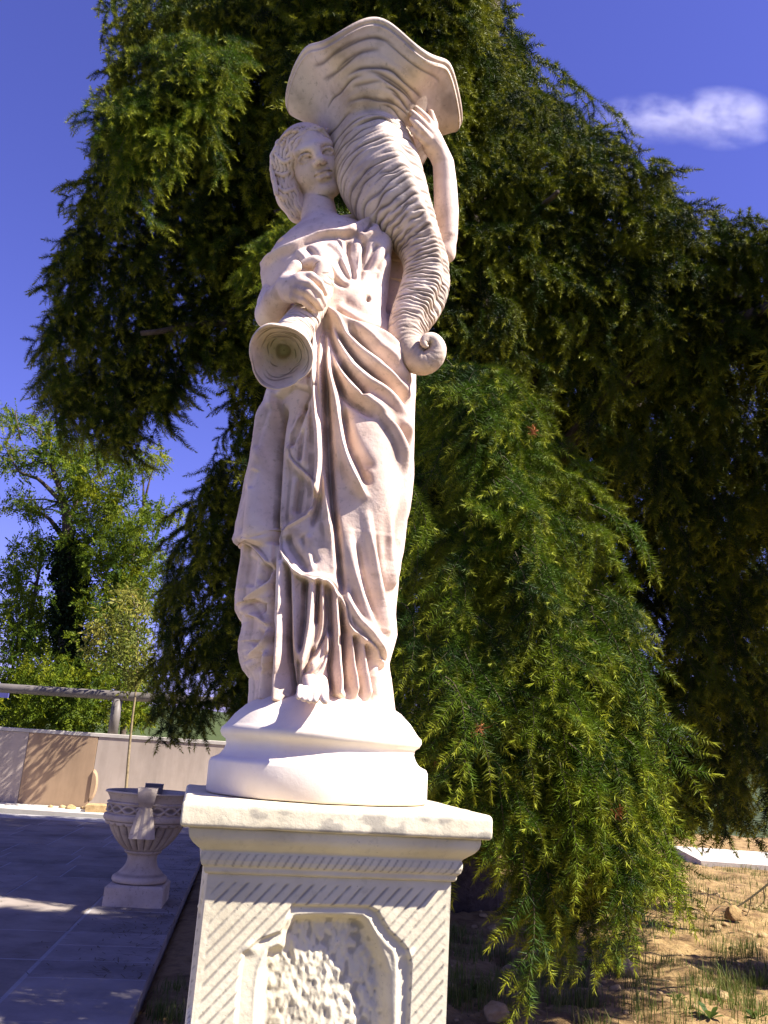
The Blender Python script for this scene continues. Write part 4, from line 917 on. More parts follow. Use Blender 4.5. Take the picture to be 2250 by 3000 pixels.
M_SHADEN = leaf_mat('shaded_cedar_needles', (0.009, 0.022, 0.003), (0.042, 0.072, 0.004), (0.155, 0.165, 0.007), (0.27, 0.27, 0.014), trans=0.12)  # darker needle copy, shade of the far boughs put into the colour
M_LEAF = leaf_mat('broad_leaves', (0.055, 0.095, 0.008), (0.14, 0.185, 0.010), (0.29, 0.285, 0.012), (0.2, 0.2, 0.02), trans=0.45)
M_LEAF2 = leaf_mat('sapling_leaves', (0.10, 0.12, 0.02), (0.20, 0.20, 0.03), (0.30, 0.25, 0.04), (0.16, 0.10, 0.03), trans=0.35)
M_IVY = leaf_mat('ivy_leaves', (0.012, 0.025, 0.008), (0.02, 0.04, 0.010), (0.04, 0.06, 0.012), (0.04, 0.06, 0.012), trans=0.15)
M_GRASS = leaf_mat('grass_blades', (0.05, 0.085, 0.012), (0.10, 0.15, 0.02), (0.19, 0.19, 0.035), (0.26, 0.20, 0.08), trans=0.3)
M_WEED = leaf_mat('weed_leaves', (0.04, 0.075, 0.015), (0.07, 0.11, 0.02), (0.11, 0.15, 0.03), (0.12, 0.15, 0.03), trans=0.35)

# ------------------------------------------------------------------ ground
EDGE0 = G(597, 2497)[:2]; EDGE1 = G(378, 2994)[:2]; edir = (EDGE1 - EDGE0) / np.linalg.norm(EDGE1 - EDGE0)   # terrace edge, towards the viewer
enor = np.array([edir[1], -edir[0]]); enor = enor if enor[0] < 0 else -enor                                   # pointing onto the terrace
def edge_dist(x, y): return (x - EDGE0[0]) * enor[0] + (y - EDGE0[1]) * enor[1]
def soil_h(x, y):
    p = np.stack([x, y, np.zeros_like(x)], -1)
    h = -0.045 + 0.06 * noise3(p, 0.9, 71, 3) + 0.055 * noise3(p, 3.2, 72, 3) + 0.028 * np.abs(noise3(p, 9.0, 73, 3)) + 0.008 * noise3(p, 26.0, 74, 2)
    h = h + 0.05 * np.exp(-((x - 0.75) ** 2 / 0.5 + (y - 4.0) ** 2 / 0.5)) + 0.02 * smooth01((y - 5) / 5)
    d = edge_dist(x, y); h = np.minimum(h, np.where(d > -0.5, -0.06 + 0.07 * np.clip(-d - 0.05, 0, 1), 9)); h = np.where(d > -0.01, -0.09, h)
    r = np.hypot(x - PED_C[0], y - PED_C[1]); return h * smooth01((r - 0.1) / 0.3) - 0.05 * (1 - smooth01((r - 0.1) / 0.3))
xs = np.concatenate([np.linspace(-3.0, 4.0, 351), np.linspace(4.06, 9, 60)]); ys = np.concatenate([np.linspace(0.6, 7.0, 320), np.linspace(7.05, 16, 90)])
XX, YY = np.meshgrid(xs, ys); ZZ = soil_h(XX, YY)
ZZ = np.where((XX > 8.8) | (YY > 15.8) | (XX < -2.98) | (YY < 0.62), -0.17, ZZ)
g = link('soil_bed', mesh_np('soil_bed', np.stack([XX, YY, ZZ], -1).reshape(-1, 3), grid_faces(len(ys), len(xs))), M_SOIL); tag(g, kind='structure')
a = np.linspace(0, 2 * math.pi, 48, endpoint=False); rr_ = np.array([0.01, 30, 120, 500, 2500.0])
XX = rr_[:, None] * np.cos(a); YY = 10 + rr_[:, None] * np.sin(a)
g = link('ground', mesh_np('ground', np.stack([XX, YY, np.full_like(XX, -0.16)], -1).reshape(-1, 3), grid_faces(5, 48, True)), M_ASSUMED_TURF); tag(g, kind='structure')

hx = np.linspace(-420, 420, 85); hyy = 420 + 30 * np.sin(hx * 0.01); hz_ = 17 + 7 * noise3(np.stack([hx * 0.012, hx * 0, hx * 0], -1), 1.0, 77, 3)
HX = np.stack([np.stack([hx, hyy, hx * 0 - 1], -1), np.stack([hx, hyy + 25, hz_ * 0.8], -1), np.stack([hx, hyy + 70, hz_], -1), np.stack([hx, hyy + 150, hz_ * 0 - 1], -1)])
tag(link('added_hills', mesh_np('added_hills', HX.reshape(-1, 3), grid_faces(4, 85)[:, ::-1]), M_ASSUMED_TURF), kind='structure')  # made-up ridge, added to hide the pink band of sky
# ------------------------------------------------------------------ terrace: bed, border stones, flagstones
def box_mesh(name, lo, hi, bev=0.004):
    """a slab with chamfered top edges"""
    x0, y0, z0 = lo; x1, y1, z1 = hi; b = bev
    V = [(x0, y0, z0), (x1, y0, z0), (x1, y1, z0), (x0, y1, z0), (x0, y0, z1 - b), (x1, y0, z1 - b), (x1, y1, z1 - b), (x0, y1, z1 - b), (x0 + b, y0 + b, z1), (x1 - b, y0 + b, z1), (x1 - b, y1 - b, z1), (x0 + b, y1 - b, z1)]
    Fq = [(3, 2, 1, 0), (0, 1, 5, 4), (1, 2, 6, 5), (2, 3, 7, 6), (3, 0, 4, 7), (4, 5, 9, 8), (5, 6, 10, 9), (6, 7, 11, 10), (7, 4, 8, 11), (8, 9, 10, 11)]
    return mesh_np(name, np.array(V), np.array(Fq), False)
terr_rot = math.atan2(-edir[0], edir[1]) + math.pi            # local +y runs away from the viewer along the edge
terr = empty('terrace', (EDGE0[0], EDGE0[1], 0.0)); tag(terr, kind='structure')
ev = -edir; terr.rotation_euler = (0, 0, math.atan2(ev[1], ev[0]) - math.pi / 2)
# local frame: x to the right (soil side), terrace on x < 0
bed = link('mortar_bed', box_mesh('mortar_bed', (-9, -8.0, -0.12), (-0.004, 2.95, -0.0022), 0.002), M_JOINT, terr)
bw = 0.51; yloc = [G(224, v)[1] for v in (2750, 2785, 2822, 2867, 2912, 2967)]
step = 0.30; k = 0; y = -7.8
bmesh_ = box_mesh('border_stone', (-bw + 0.004, 0.003, -0.05), (0, step - 0.003, 0.0)); bmesh_.materials.append(M_BORD)
while y < 2.9:
    o = link('border_stone', bmesh_, None, terr); o.location = (0, y, random.uniform(-0.0015, 0.0015)); y += step
fm = []
for w in (0.58, 0.42, 0.5):
    me = box_mesh('flagstone', (0.004, 0.004, -0.05), (w - 0.004, 0.596, 0.0)); me.materials.append(M_PAVE); fm.append((w, me))
y = -7.8; r_ = 0
while y < 2.35:
    x = -bw - 0.006; r_ += 1
    ww, me = fm[r_ % 3]; x -= ww * random.uniform(0.4, 1.0) - ww
    first = True
    while x > -5.6:
        w, me = fm[random.randrange(3)]; x -= w
        if x + w > -bw - 0.005:
            x = -bw - 0.006 - w
        px, py, _ = proj(np.array([EDGE0[0], EDGE0[1], 0]) + np.array([x * -enor[0] + y * ev[0], x * -enor[1] + y * ev[1], 0]))
        if y > -7 and px > -900:
            o = link('flagstone', me, None, terr); o.location = (x, y, random.uniform(-0.002, 0.001))
    y += 0.6
strip = link('sunlit_strip', box_mesh('sunlit_strip', (-9, 11.62, -0.1), (0.4, 12.46, 0.012), 0.004), M_PALE); tag(strip, kind='structure')  # paler ground, sunlight past the tree shadow put into the colour
pth = G(np.array([2150., 2250, 2250, 2150]), np.array([2490., 2520, 2560, 2520]))
path = link('path', mesh_np('path', np.array([(3.9, 10.2, 0.05), (12, 9.6, 0.05), (12, 11.6, 0.05), (4.2, 12.0, 0.05), (3.9, 10.2, -0.1), (12, 9.6, -0.1), (12, 11.6, -0.1), (4.2, 12.0, -0.1)]), np.array([(0, 1, 2, 3), (0, 4, 5, 1), (1, 5, 6, 2), (2, 6, 7, 3), (3, 7, 4, 0)]), False), M_PALE); tag(path, kind='structure')

# ------------------------------------------------------------------ parapet wall with panels, rail
YW = 12.5; wt = 1.035
wall = tag(empty('parapet_wall', (-3.0, YW, 0)), 'low tan and pinkish parapet wall along the far side of the terrace', 'wall')
link('core', box_mesh('core', (-9.0, 0.03, -0.1), (4.2, 0.25, wt - 0.05), 0.004), M_PALE, wall)
link('coping', box_mesh('coping', (-9.0, -0.012, wt - 0.05), (4.2, 0.27, wt), 0.006), M_PALE, wall)
xj = [-9.0, -6.6, -5.55, P(88, 2140, YW)[0], P(290, 2150, YW)[0], -2.0, -0.6, 1.2]; xj = sorted(xj)
for i in range(len(xj) - 1):
    a_, b_ = xj[i] + 3 + 0.004, xj[i + 1] + 3 - 0.004
    tan = abs(xj[i] - P(88, 2140, YW)[0]) < 1e-6
    pass
    o = link('wall_panel', box_mesh('wall_panel', (a_, 0.0 if not tan else -0.006, 0.0), (b_, 0.028, wt - 0.052), 0.003), M_WALLA if tan else M_WALLB, wall)
    if tan: o['label'] = 'tan orange wall panel'
def tube(name, pts, rads, mat=None, parent=None, n=10, caps=True):
    C = np.asarray(pts, float); r = np.broadcast_to(np.asarray(rads, float), (len(C),)); Tn = np.gradient(C, axis=0); Tn /= np.linalg.norm(Tn, axis=1, keepdims=True)
    e = np.array([0.3, 0.2, 1.0]) if abs(Tn[0][2]) < 0.8 else np.array([1.0, 0.2, 0]); a = np.linspace(0, 2 * math.pi, n, endpoint=False); X = []
    for i in range(len(C)):
        e = e - (e @ Tn[i]) * Tn[i]; e /= np.linalg.norm(e); f = np.cross(Tn[i], e); X.append(C[i] + r[i] * (np.cos(a)[:, None] * e + np.sin(a)[:, None] * f))
    X = np.array(X); fs = [grid_faces(len(C), n, True)]
    if caps: fs += [np.arange(n)[None, ::-1], np.arange(n)[None, :] + (len(C) - 1) * n]
    if name is None: return X.reshape(-1, 3), fs
    return link(name, mesh_np(name, X.reshape(-1, 3), fs), mat, parent)
rail = tag(empty('railing', (-3.0, YW + 0.13, wt)), 'thick grey tube railing on top of the parapet wall', 'railing')
zr1 = P(0, 2012, YW + 0.13)[2]; zr2 = P(420, 2046, YW + 0.13)[2]; zr_ = (zr1 + zr2) / 2 - wt
tube('top_rail', [(-6.0, 0, zr_), (-2, 0, zr_), (2, 0, zr_), (4.1, 0, zr_)], 0.068, M_RAIL, rail, 16)
for xp in (-4.9, P(330, 2148, YW + 0.13)[0] + 3.0, 3.4):
    tube('post', [(xp, 0, -0.02), (xp, 0, zr_ - 0.05)], 0.072, M_RAIL, rail, 14)
bl = P(-8, 2034, 13.2); b = link('blue_stand_in', box_mesh('blue_stand_in', (-0.55, 0, -0.045), (0.17, 0.03, 0.045), 0.004), M_BLUE); b.location = bl  # stand-in for an unidentified blue thing, likely a parked vehicle
tube('added_stay', [(-0.2, 0.015, -0.045), (-0.2, 0.015, -bl[2] - 0.16)], 0.02, M_RAIL, b, 8)  # support added to hold the blue stand-in
tag(b, 'blue stand-in for an unidentified thing just behind the grey railing', 'stand_in')

# ------------------------------------------------------------------ urn
UY = 5.76; UC = np.array([P(405, 2600, UY)[0], UY, 0.0]); urn = tag(empty('garden_urn', UC, R(6)), 'grey ribbed stone urn with bow handles standing on the shaded terrace', 'urn')
um = mpp(P(405, 2480, UY)); hz = lambda v: float(P(415, v, UY)[2])
zt = hz(2316)
prof = [(0.150, 0.125), (0.166, 0.128), (0.172, 0.142), (0.168, 0.158), (0.150, 0.170), (0.135, 0.182), (0.128, 0.190), (0.106, 0.215), (0.094, 0.245), (0.092, 0.270), (0.098, 0.288), (0.112, 0.298), (0.118, 0.306), (0.112, 0.314)]
def lathe_obj(name, prof, parent, mat, n=96, relief=None, pat=None, step=4.0):
    q = catmull(np.array(prof) * 1000, step) / 1000; th_ = np.linspace(0, 2 * math.pi, n, endpoint=False); rad_ = q[:, 0][:, None] * np.ones(n)[None]
    pt_ = np.zeros_like(rad_)
    if relief is not None:
        dr, pt_ = relief(q, th_); rad_ = rad_ + dr
    X = np.stack([rad_ * np.cos(th_), rad_ * np.sin(th_), np.broadcast_to(q[:, 1][:, None], rad_.shape)], -1)
    Q = grid_faces(len(q), n, True); me = mesh_np(name, X.reshape(-1, 3), [Q, np.arange(n)[None, ::-1], np.arange(n)[None] + (len(q) - 1) * n]); attr(me, 'patina', pt_.ravel()); return link(name, me, mat, parent)
pb = box_mesh('plinth', (-0.178, -0.178, 0.001), (0.178, 0.178, 0.122), 0.014); link('plinth', pb, M_URN, urn)
def foot_rel(q, t):
    return np.zeros((len(q), len(t))), np.clip(smooth01((0.012 - np.abs(q[:, 1] - 0.172)) / 0.012), 0, 1)[:, None] * 0.4 * np.ones(len(t))[None]
lathe_obj('stem', prof, urn, M_URN, 72, foot_rel)
zb0, zb1 = 0.312, hz(2404)
bprof = [(0.105, zb0), (0.13, zb0 + 0.012), (0.172, zb0 + 0.05), (0.215, zb0 + 0.11), (0.246, zb0 + 0.17), (0.258, zb1 - 0.02), (0.262, zb1)]
def gad(q, t):
    ph = np.abs(np.sin(t * 11.0)); f = smooth01((q[:, 1] - zb0 - 0.004) / 0.02) * smooth01((zb1 - q[:, 1]) / 0.02)
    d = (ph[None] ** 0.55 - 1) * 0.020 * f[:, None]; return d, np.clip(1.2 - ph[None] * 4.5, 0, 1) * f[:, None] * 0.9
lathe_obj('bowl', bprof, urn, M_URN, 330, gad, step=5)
zl0 = zb1; zl1 = hz(2382); zl2 = hz(2352)
bp2 = [(0.245, zl0 + 0.002), (0.268, zl0 + 0.004), (0.276, zl0 + 0.018), (0.274, zl1 - 0.006), (0.262, zl1), (0.257, zl1 + 0.006), (0.257, zl2 - 0.006), (0.266, zl2), (0.266, zl2 + 0.008), (0.250, zl2 + 0.014)]
def braid(q, t):
    zz_ = (q[:, 1] - zl1) / (zl2 - zl1); inb = smooth01((zz_ - 0.08) / 0.1) * smooth01((0.92 - zz_) / 0.1); s = t[None] * 9.0; zc = (zz_ - 0.5)[:, None]
    w1 = 0.36 * np.sin(s); w2 = 0.36 * np.sin(s + math.pi)
    r1 = np.exp(-((zc - w1) / 0.13) ** 2); r2 = np.exp(-((zc - w2) / 0.13) ** 2); r3 = np.exp(-((zc) / 0.10) ** 2 - (np.sin(s + math.pi / 2) ** -0 * (np.abs(np.sin(s)) - 1) / 0.12) ** 2) * 0
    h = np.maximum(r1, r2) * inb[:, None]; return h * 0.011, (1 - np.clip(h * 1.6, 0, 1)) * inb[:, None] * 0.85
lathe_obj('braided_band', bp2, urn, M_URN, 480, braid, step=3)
zr0 = zl2 + 0.013
rp = [(0.250, zr0), (0.253, zr0 + 0.012), (0.262, zr0 + 0.03), (0.276, zr0 + 0.05), (0.284, zt - 0.012), (0.282, zt - 0.002), (0.270, zt), (0.255, zt - 0.006), (0.240, zt - 0.04), (0.225, zt - 0.10), (0.05, zt - 0.105)]
lathe_obj('rim', rp, urn, M_URN, 96)
def handle(rz):
    """a ribbon bow over the rim with a flared tail"""
    h = empty('handle', (0, 0, 0), rz); h.parent = urn
    n = 9; V = []
    # rows: (half width, radius, z)
    rows_ = [(0.060, 0.235, zt - 0.03), (0.060, 0.245, zt + 0.022), (0.062, 0.275, zt + 0.036), (0.060, 0.306, zt + 0.028), (0.056, 0.320, zt - 0.005), (0.050, 0.312, zt - 0.045), (0.040, 0.296, zt - 0.072), (0.036, 0.290, zt - 0.085)]
    def sheet(name, rows_, th=0.022, bowf=0.006, flute=0.0):
        q = catmull(np.array([(a, b, c) for a, b, c in rows_]) * 1000, 8) / 1000; s = np.linspace(-1, 1, 13); top = []; bot = []
        for a, b, c in q:
            bow = bowf * np.cos(s * math.pi * 0.5) + flute * np.cos(s * math.pi * 3)
            top.append(np.stack([a * s, -(b + bow), np.full_like(s, c)], -1)); bot.append(np.stack([a * s * 0.96, np.full_like(s, -(b - th)), np.full_like(s, c - 0.004)], -1))
        top = np.array(top); bot = np.array(bot); nr, nc = top.shape[:2]; X = np.concatenate([top.reshape(-1, 3), bot.reshape(-1, 3)]); f1 = grid_faces(nr, nc); f2 = grid_faces(nr, nc)[:, ::-1] + nr * nc; sd = []
        for i in range(nr - 1):
            for j in (0, nc - 1):
                a, b = i * nc + j, (i + 1) * nc + j; sd.append((a, b, b + nr * nc, a + nr * nc))
        for i in (0, nr - 1):
            for j in range(nc - 1):
                a, b = i * nc + j, i * nc + j + 1; sd.append((a, b, b + nr * nc, a + nr * nc))
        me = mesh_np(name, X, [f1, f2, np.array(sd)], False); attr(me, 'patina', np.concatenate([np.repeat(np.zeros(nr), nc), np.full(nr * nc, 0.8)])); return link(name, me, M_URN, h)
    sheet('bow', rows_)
    tail = [(0.036, 0.286, zt - 0.080), (0.050, 0.291, zt - 0.12), (0.062, 0.297, zt - 0.17), (0.073, 0.300, zt - 0.22), (0.080, 0.298, zt - 0.265)]
    sheet('ribbon_tail', tail, 0.05, 0.012, 0.003)
    return h
handle(R(4)); handle(R(4) + math.pi)

# ------------------------------------------------------------------ needles and leaves
def needle_tris(base, dirs, ln, w):
    """thin triangles; base (n,3), dirs (n,3)"""
    n = len(base); rnd = rng.normal(size=(n, 3)); sd = np.cross(dirs, rnd); sd /= np.linalg.norm(sd, axis=1, keepdims=True) + 1e-9
    w = np.broadcast_to(w, (n,))[:, None]; ln = np.broadcast_to(ln, (n,))[:, None]
    return np.stack([base - sd * w * 0.5, base + sd * w * 0.5, base + dirs * ln], 1)

def sprig(name, length, droop, nside, whorl=0.0095, per=9, nl=0.040, nw=0.0028, seed=0, tipy=0.8, nmat=None):
    """a cedar branchlet starting at the origin, running along +x and drooping; whorls of needles"""
    r = np.random.default_rng(seed); T = []; TP = []; stems = []
    def run(p0, d0, ln, rad, dr, lvl):
        n = max(3, int(ln / 0.03)); p = np.array(p0, float); d = np.array(d0, float); pts = [p.copy()]; ds = [d.copy()]
        for i in range(n):
            d = d + np.array([0, 0, -dr * ln / n]) + r.normal(0, 0.05, 3); d /= np.linalg.norm(d); p = p + d * ln / n; pts.append(p.copy()); ds.append(d.copy())
        pts = np.array(pts); ds = np.array(ds); stems.append((pts, np.linspace(rad, rad * 0.35, n + 1)))
        nwh = int(ln / whorl); ts = np.clip(np.linspace(0.03, 1, nwh) + r.normal(0, 0.006, nwh), 0, 1)
        for t in ts:
            x = t * n; i = min(int(x), n - 1); f = x - i; b = pts[i] + (pts[i + 1] - pts[i]) * f; ax = ds[i]
            k = per; e1 = np.cross(ax, (0.31, 0.2, 0.93)); e1 /= np.linalg.norm(e1); e2 = np.cross(ax, e1); a = r.uniform(0, 6.28) + np.arange(k) * 6.283 / k + r.normal(0, 0.35, k)
            open_ = r.uniform(0.35, 1.0, k)[:, None] * (1.15 - 0.45 * t)
            dd = np.cos(a)[:, None] * e1 + np.sin(a)[:, None] * e2; dd = dd + ax * open_; dd /= np.linalg.norm(dd, axis=1, keepdims=True)
            T.append(needle_tris(b + np.zeros((k, 3)), dd, nl * r.uniform(0.65, 1.15, k) * (1.0 - 0.35 * smooth01((t - 0.7) / 0.3)), nw)); tipv = tipy * smooth01((t - 0.58) / 0.42) * (0.4 + 0.6 * r.random()); TP.append(np.full(k, tipv))
        # slender new shoot at the end
        k = 14; tt = np.linspace(0, 1, k)[:, None]; b = pts[-1] + ds[-1] * tt * 0.03; dd = r.normal(size=(k, 3)); dd = dd / np.linalg.norm(dd, axis=1, keepdims=True) * 0.55 + ds[-1]; dd /= np.linalg.norm(dd, axis=1, keepdims=True)
        T.append(needle_tris(b, dd, nl * 0.6, nw)); TP.append(np.full(k, tipy))
        return pts, ds
    pts, ds = run((0, 0, 0), (1, 0, 0.25), length, 0.0030, droop, 0)
    for k in range(nside):
        i = int((0.12 + 0.75 * k / max(1, nside)) * (len(pts) - 1)); s = 1 if k % 2 else -1
        side = np.cross(ds[i], (0, 0, 1)); side /= np.linalg.norm(side) + 1e-9; d = ds[i] * 0.6 + side * s * r.uniform(0.5, 0.9) + np.array([0, 0, r.uniform(-0.3, 0.2)]); d /= np.linalg.norm(d)
        run(pts[i], d, length * r.uniform(0.25, 0.45) * (1.1 - 0.5 * k / nside), 0.0016, droop * 0.9, 1)
    T = np.concatenate(T); nt = len(T); V = [T.reshape(-1, 3)]; Fq = [np.arange(nt * 3).reshape(-1, 3)]; tp = [np.repeat(np.concatenate(TP), 3)]; mi = [np.zeros(nt, np.int32)]; b = nt * 3
    for pts, rad in stems:
        v, f = tube(None, pts, rad, n=4, caps=False); V.append(v); Fq.append(f[0] + b); b += len(v); tp.append(np.zeros(len(v))); mi.append(np.ones(len(f[0]), np.int32))
    tris = [Fq[0]]; quads = np.vstack(Fq[1:]); me = mesh_np(name, np.vstack(V), [Fq[0], quads], False)
    attr(me, 'tip', np.concatenate(tp)); me.materials.append(nmat or M_NEEDLE); me.materials.append(M_TWIG); me.polygons.foreach_set('material_index', np.concatenate(mi)); me.update(); return me

SP = [sprig('branchlet', 0.46, 2.6, 6, seed=1), sprig('branchlet', 0.38, 3.6, 7, seed=2), sprig('branchlet', 0.52, 4.5, 5, seed=3, tipy=1.0), sprig('branchlet', 0.32, 1.4, 6, seed=4, tipy=0.6)]
# coarser growth for the far side and the inside of the crown
SF = [sprig('branchlet', 0.50, 2.8, 5, whorl=0.014, per=9, nl=0.048, nw=0.0052, seed=11, nmat=M_SHADEN), sprig('branchlet', 0.55, 4.2, 4, whorl=0.014, per=9, nl=0.048, nw=0.0052, seed=12, tipy=0.9, nmat=M_SHADEN), sprig('branchlet', 0.40, 1.6, 6, whorl=0.014, per=9, nl=0.048, nw=0.0052, seed=13, nmat=M_SHADEN)]

def scatter_obj(name, pts, eul, scl, var, srcs, parent=None, kind='stuff'):
    """many small copies of the source twigs as one mass"""
    me = bpy.data.meshes.new(name); pts = np.asarray(pts, np.float32); n = len(pts); me.vertices.add(n); me.vertices.foreach_set('co', pts.ravel())
    a = me.attributes.new('rot', 'FLOAT_VECTOR', 'POINT'); a.data.foreach_set('vector', np.asarray(eul, np.float32).ravel())
    a = me.attributes.new('scl', 'FLOAT', 'POINT'); a.data.foreach_set('value', np.asarray(scl, np.float32))
    a = me.attributes.new('vari', 'INT', 'POINT'); a.data.foreach_set('value', np.asarray(var, np.int32)); me.update()
    o = link(name, me, None, parent)
    ng = bpy.data.node_groups.new(name + '_growth', 'GeometryNodeTree'); ng.interface.new_socket('Geometry', in_out='INPUT', socket_type='NodeSocketGeometry'); ng.interface.new_socket('Geometry', in_out='OUTPUT', socket_type='NodeSocketGeometry')
    gi = ng.nodes.new('NodeGroupInput'); go = ng.nodes.new('NodeGroupOutput'); jn = ng.nodes.new('GeometryNodeJoinGeometry'); L = ng.links
    def na(nm, t):
        x = ng.nodes.new('GeometryNodeInputNamedAttribute'); x.data_type = t; x.inputs['Name'].default_value = nm; return [s for s in x.outputs if s.enabled][0]
    rot, sc, vr = na('rot', 'FLOAT_VECTOR'), na('scl', 'FLOAT'), na('vari', 'INT')
    for k, src in enumerate(srcs):
        oi = ng.nodes.new('GeometryNodeObjectInfo'); oi.transform_space = 'ORIGINAL'; oi.inputs['Object'].default_value = src; oi.inputs['As Instance'].default_value = True
        cp = ng.nodes.new('FunctionNodeCompare'); cp.data_type = 'INT'; cp.operation = 'EQUAL'
        ii = [s for s in cp.inputs if s.enabled]; L.new(vr, ii[0]); ii[1].default_value = k
        ip = ng.nodes.new('GeometryNodeInstanceOnPoints'); L.new(gi.outputs[0], ip.inputs['Points']); L.new(cp.outputs[0], ip.inputs['Selection']); L.new(oi.outputs['Geometry'], ip.inputs['Instance']); L.new(rot, ip.inputs['Rotation']); L.new(sc, ip.inputs['Scale']); L.new(ip.outputs[0], jn.inputs[0])
    L.new(jn.outputs[0], go.inputs[0]); md = o.modifiers.new('growth', 'NODES'); md.node_group = ng
    if kind: o['kind'] = kind
    return o

def in_poly(u, v, poly):
    poly = np.asarray(poly, float); ins = np.zeros(len(u), bool); n = len(poly)
    for k in range(n):
        a, b = poly[k], poly[(k + 1) % n]; ins ^= ((a[1] > v) != (b[1] > v)) & (u < (b[0] - a[0]) * (v - a[1]) / (b[1] - a[1] + 1e-9) + a[0])
    return ins
def fill(poly, n, yf, thick, r, gate=None):
    """n anchor points inside an outline, at depths behind the surface yf(u, v)"""
    poly = np.asarray(poly, float); lo, hi = poly.min(0), poly.max(0); U = []; V = []
    while sum(map(len, U)) < n:
        u = r.uniform(lo[0], hi[0], n * 2); v = r.uniform(lo[1], hi[1], n * 2); m = in_poly(u, v, poly)
        if gate is not None: m &= noise3(np.stack([u * gate[0], v * gate[0] * 0.38, u * 0 + gate[1]], -1), 1.0, 83, 2) > gate[2]
        U.append(u[m]); V.append(v[m])
    u = np.concatenate(U)[:n]; v = np.concatenate(V)[:n]; y = yf(u, v) + thick * r.random(n) ** 1.3; return P(u, v, y), u, v

TRUNK = np.array([0.75, 6.7])
def outward(pts, r, spread=0.7):
    """azimuth away from the trunk with scatter"""
    return np.arctan2(pts[:, 1] - TRUNK[1], pts[:, 0] - TRUNK[0]) + r.normal(0, spread, len(pts))

# ------------------------------------------------------------------ the weeping cedar
cedar = tag(empty('weeping_cedar', (TRUNK[0], TRUNK[1], -0.05)), 'tall dark weeping cedar with drooping boughs behind the statue', 'tree'); CI = np.array([-TRUNK[0], -TRUNK[1], 0.05])
tube('trunk', np.array([(TRUNK[0], TRUNK[1], -0.2), (TRUNK[0], TRUNK[1], 0.4), (TRUNK[0] + 0.05, TRUNK[1], 2.5), (TRUNK[0] - 0.05, TRUNK[1], 5.5), (TRUNK[0], TRUNK[1], 9.0), (TRUNK[0], TRUNK[1], 11.5)]) + CI, [0.36, 0.26, 0.23, 0.18, 0.10, 0.03], M_BARK, cedar, 14)
def limb(a, b, up, r0, r1):
    a, b = np.array(a, float), np.array(b, float); m1 = a + (b - a) * 0.35 + [0, 0, up]; m2 = a + (b - a) * 0.72 + [0, 0, up * 0.9]
    q = catmull(np.array([a, m1, m2, b]) * 100, 12) / 100; return tube('limb', q + CI, np.linspace(r0, r1, len(q)), M_BARK, cedar, 8)
limbs = [((0.75, 6.7, 1.6), (0.62, 3.75, 2.1), 0.7, 0.10, 0.015), ((0.75, 6.7, 2.6), (-1.9, 5.6, 3.9), 0.7, 0.09, 0.02), ((0.75, 6.7, 3.6), (2.6, 4.7, 3.9), 0.5, 0.10, 0.02), ((0.75, 6.7, 4.6), (-0.9, 5.0, 4.6), 0.5, 0.08, 0.012), ((0.75, 6.7, 2.4), (3.2, 3.6, 3.3), 0.9, 0.09, 0.02), ((0.75, 6.7, 3.2), (1.0, 4.6, 4.6), 0.6, 0.07, 0.015), ((0.75, 6.7, 5.4), (-0.2, 5.2, 6.4), 0.5, 0.07, 0.015), ((0.75, 6.7, 2.0), (-0.9, 6.2, 2.7), 0.6, 0.07, 0.02), ((0.75, 6.7, 3.9), (1.2, 8.6, 4.4), 0.7, 0.08, 0.02), ((0.75, 6.7, 3.0), (3.6, 6.5, 3.3), 0.8, 0.08, 0.02)]
for l in limbs: limb(*l)

r = np.random.default_rng(5)
def lay(pts, r, tilt0, tilt1, s0, s1, nvar, spread=0.7, az=None):
    n = len(pts); az = outward(pts, r, spread) if az is None else az + r.normal(0, spread, n)
    eul = np.stack([r.normal(0, 0.25, n), r.uniform(tilt0, tilt1, n), az], -1); return pts + CI, eul, r.uniform(s0, s1, n), r.integers(0, nvar, n)

# front bough in the sun, hanging beside the statue: its nearest branchlets are parts of their own
FB = [(1195, 1130), (1230, 1075), (1300, 1050), (1390, 1065), (1480, 1130), (1534, 1200), (1596, 1245), (1658, 1285), (1699, 1350), (1730, 1430), (1745, 1560), (1760, 1680), (1795, 1800), (1830, 1900), (1855, 2050), (1865, 2200), (1855, 2330), (1835, 2420), (1820, 2500), (1790, 2580), (1692, 2460), (1658, 2480), (1624, 2540), (1630, 2680), (1603, 2720), (1555, 2580), (1514, 2500), (1420, 2500), (1340, 2480), (1250, 2480), (1150, 2300), (1130, 1900), (1160, 1500)]
def fb_y(u, v): return 3.25 - 0.45 * smooth01((v - 1050) / 900) + 0.25 * ((u - 1500) / 450) ** 2 + 0.16 * np.sin(u * 0.021 + v * 0.006) * np.sin(v * 0.012)
pts, u, v = fill(FB, 290, fb_y, 0.16, r, (0.0095, 1.5, -0.02)); o_ = np.argsort(v); pts = pts[o_]
loc, eul, sc, vr = lay(pts, r, 0.5, 1.3, 0.66, 1.05, 4, 0.5, az=np.full(len(pts), -1.0))
first = {}
for k in range(len(loc)):
    o = link('branchlet', SP[vr[k]], None, cedar); o.location = loc[k]; o.rotation_euler = eul[k]; o.scale = (sc[k],) * 3; first.setdefault(int(vr[k]), o)
NEAR = [first[k] for k in range(4)]
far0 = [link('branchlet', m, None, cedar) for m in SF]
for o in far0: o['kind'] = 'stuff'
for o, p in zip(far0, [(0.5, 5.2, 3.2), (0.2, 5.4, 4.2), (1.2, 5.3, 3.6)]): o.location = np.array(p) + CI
pts, u, v = fill(FB, 420, lambda u, v: fb_y(u, v) + 0.10, 0.7, r, (0.0095, 1.5, -0.10))
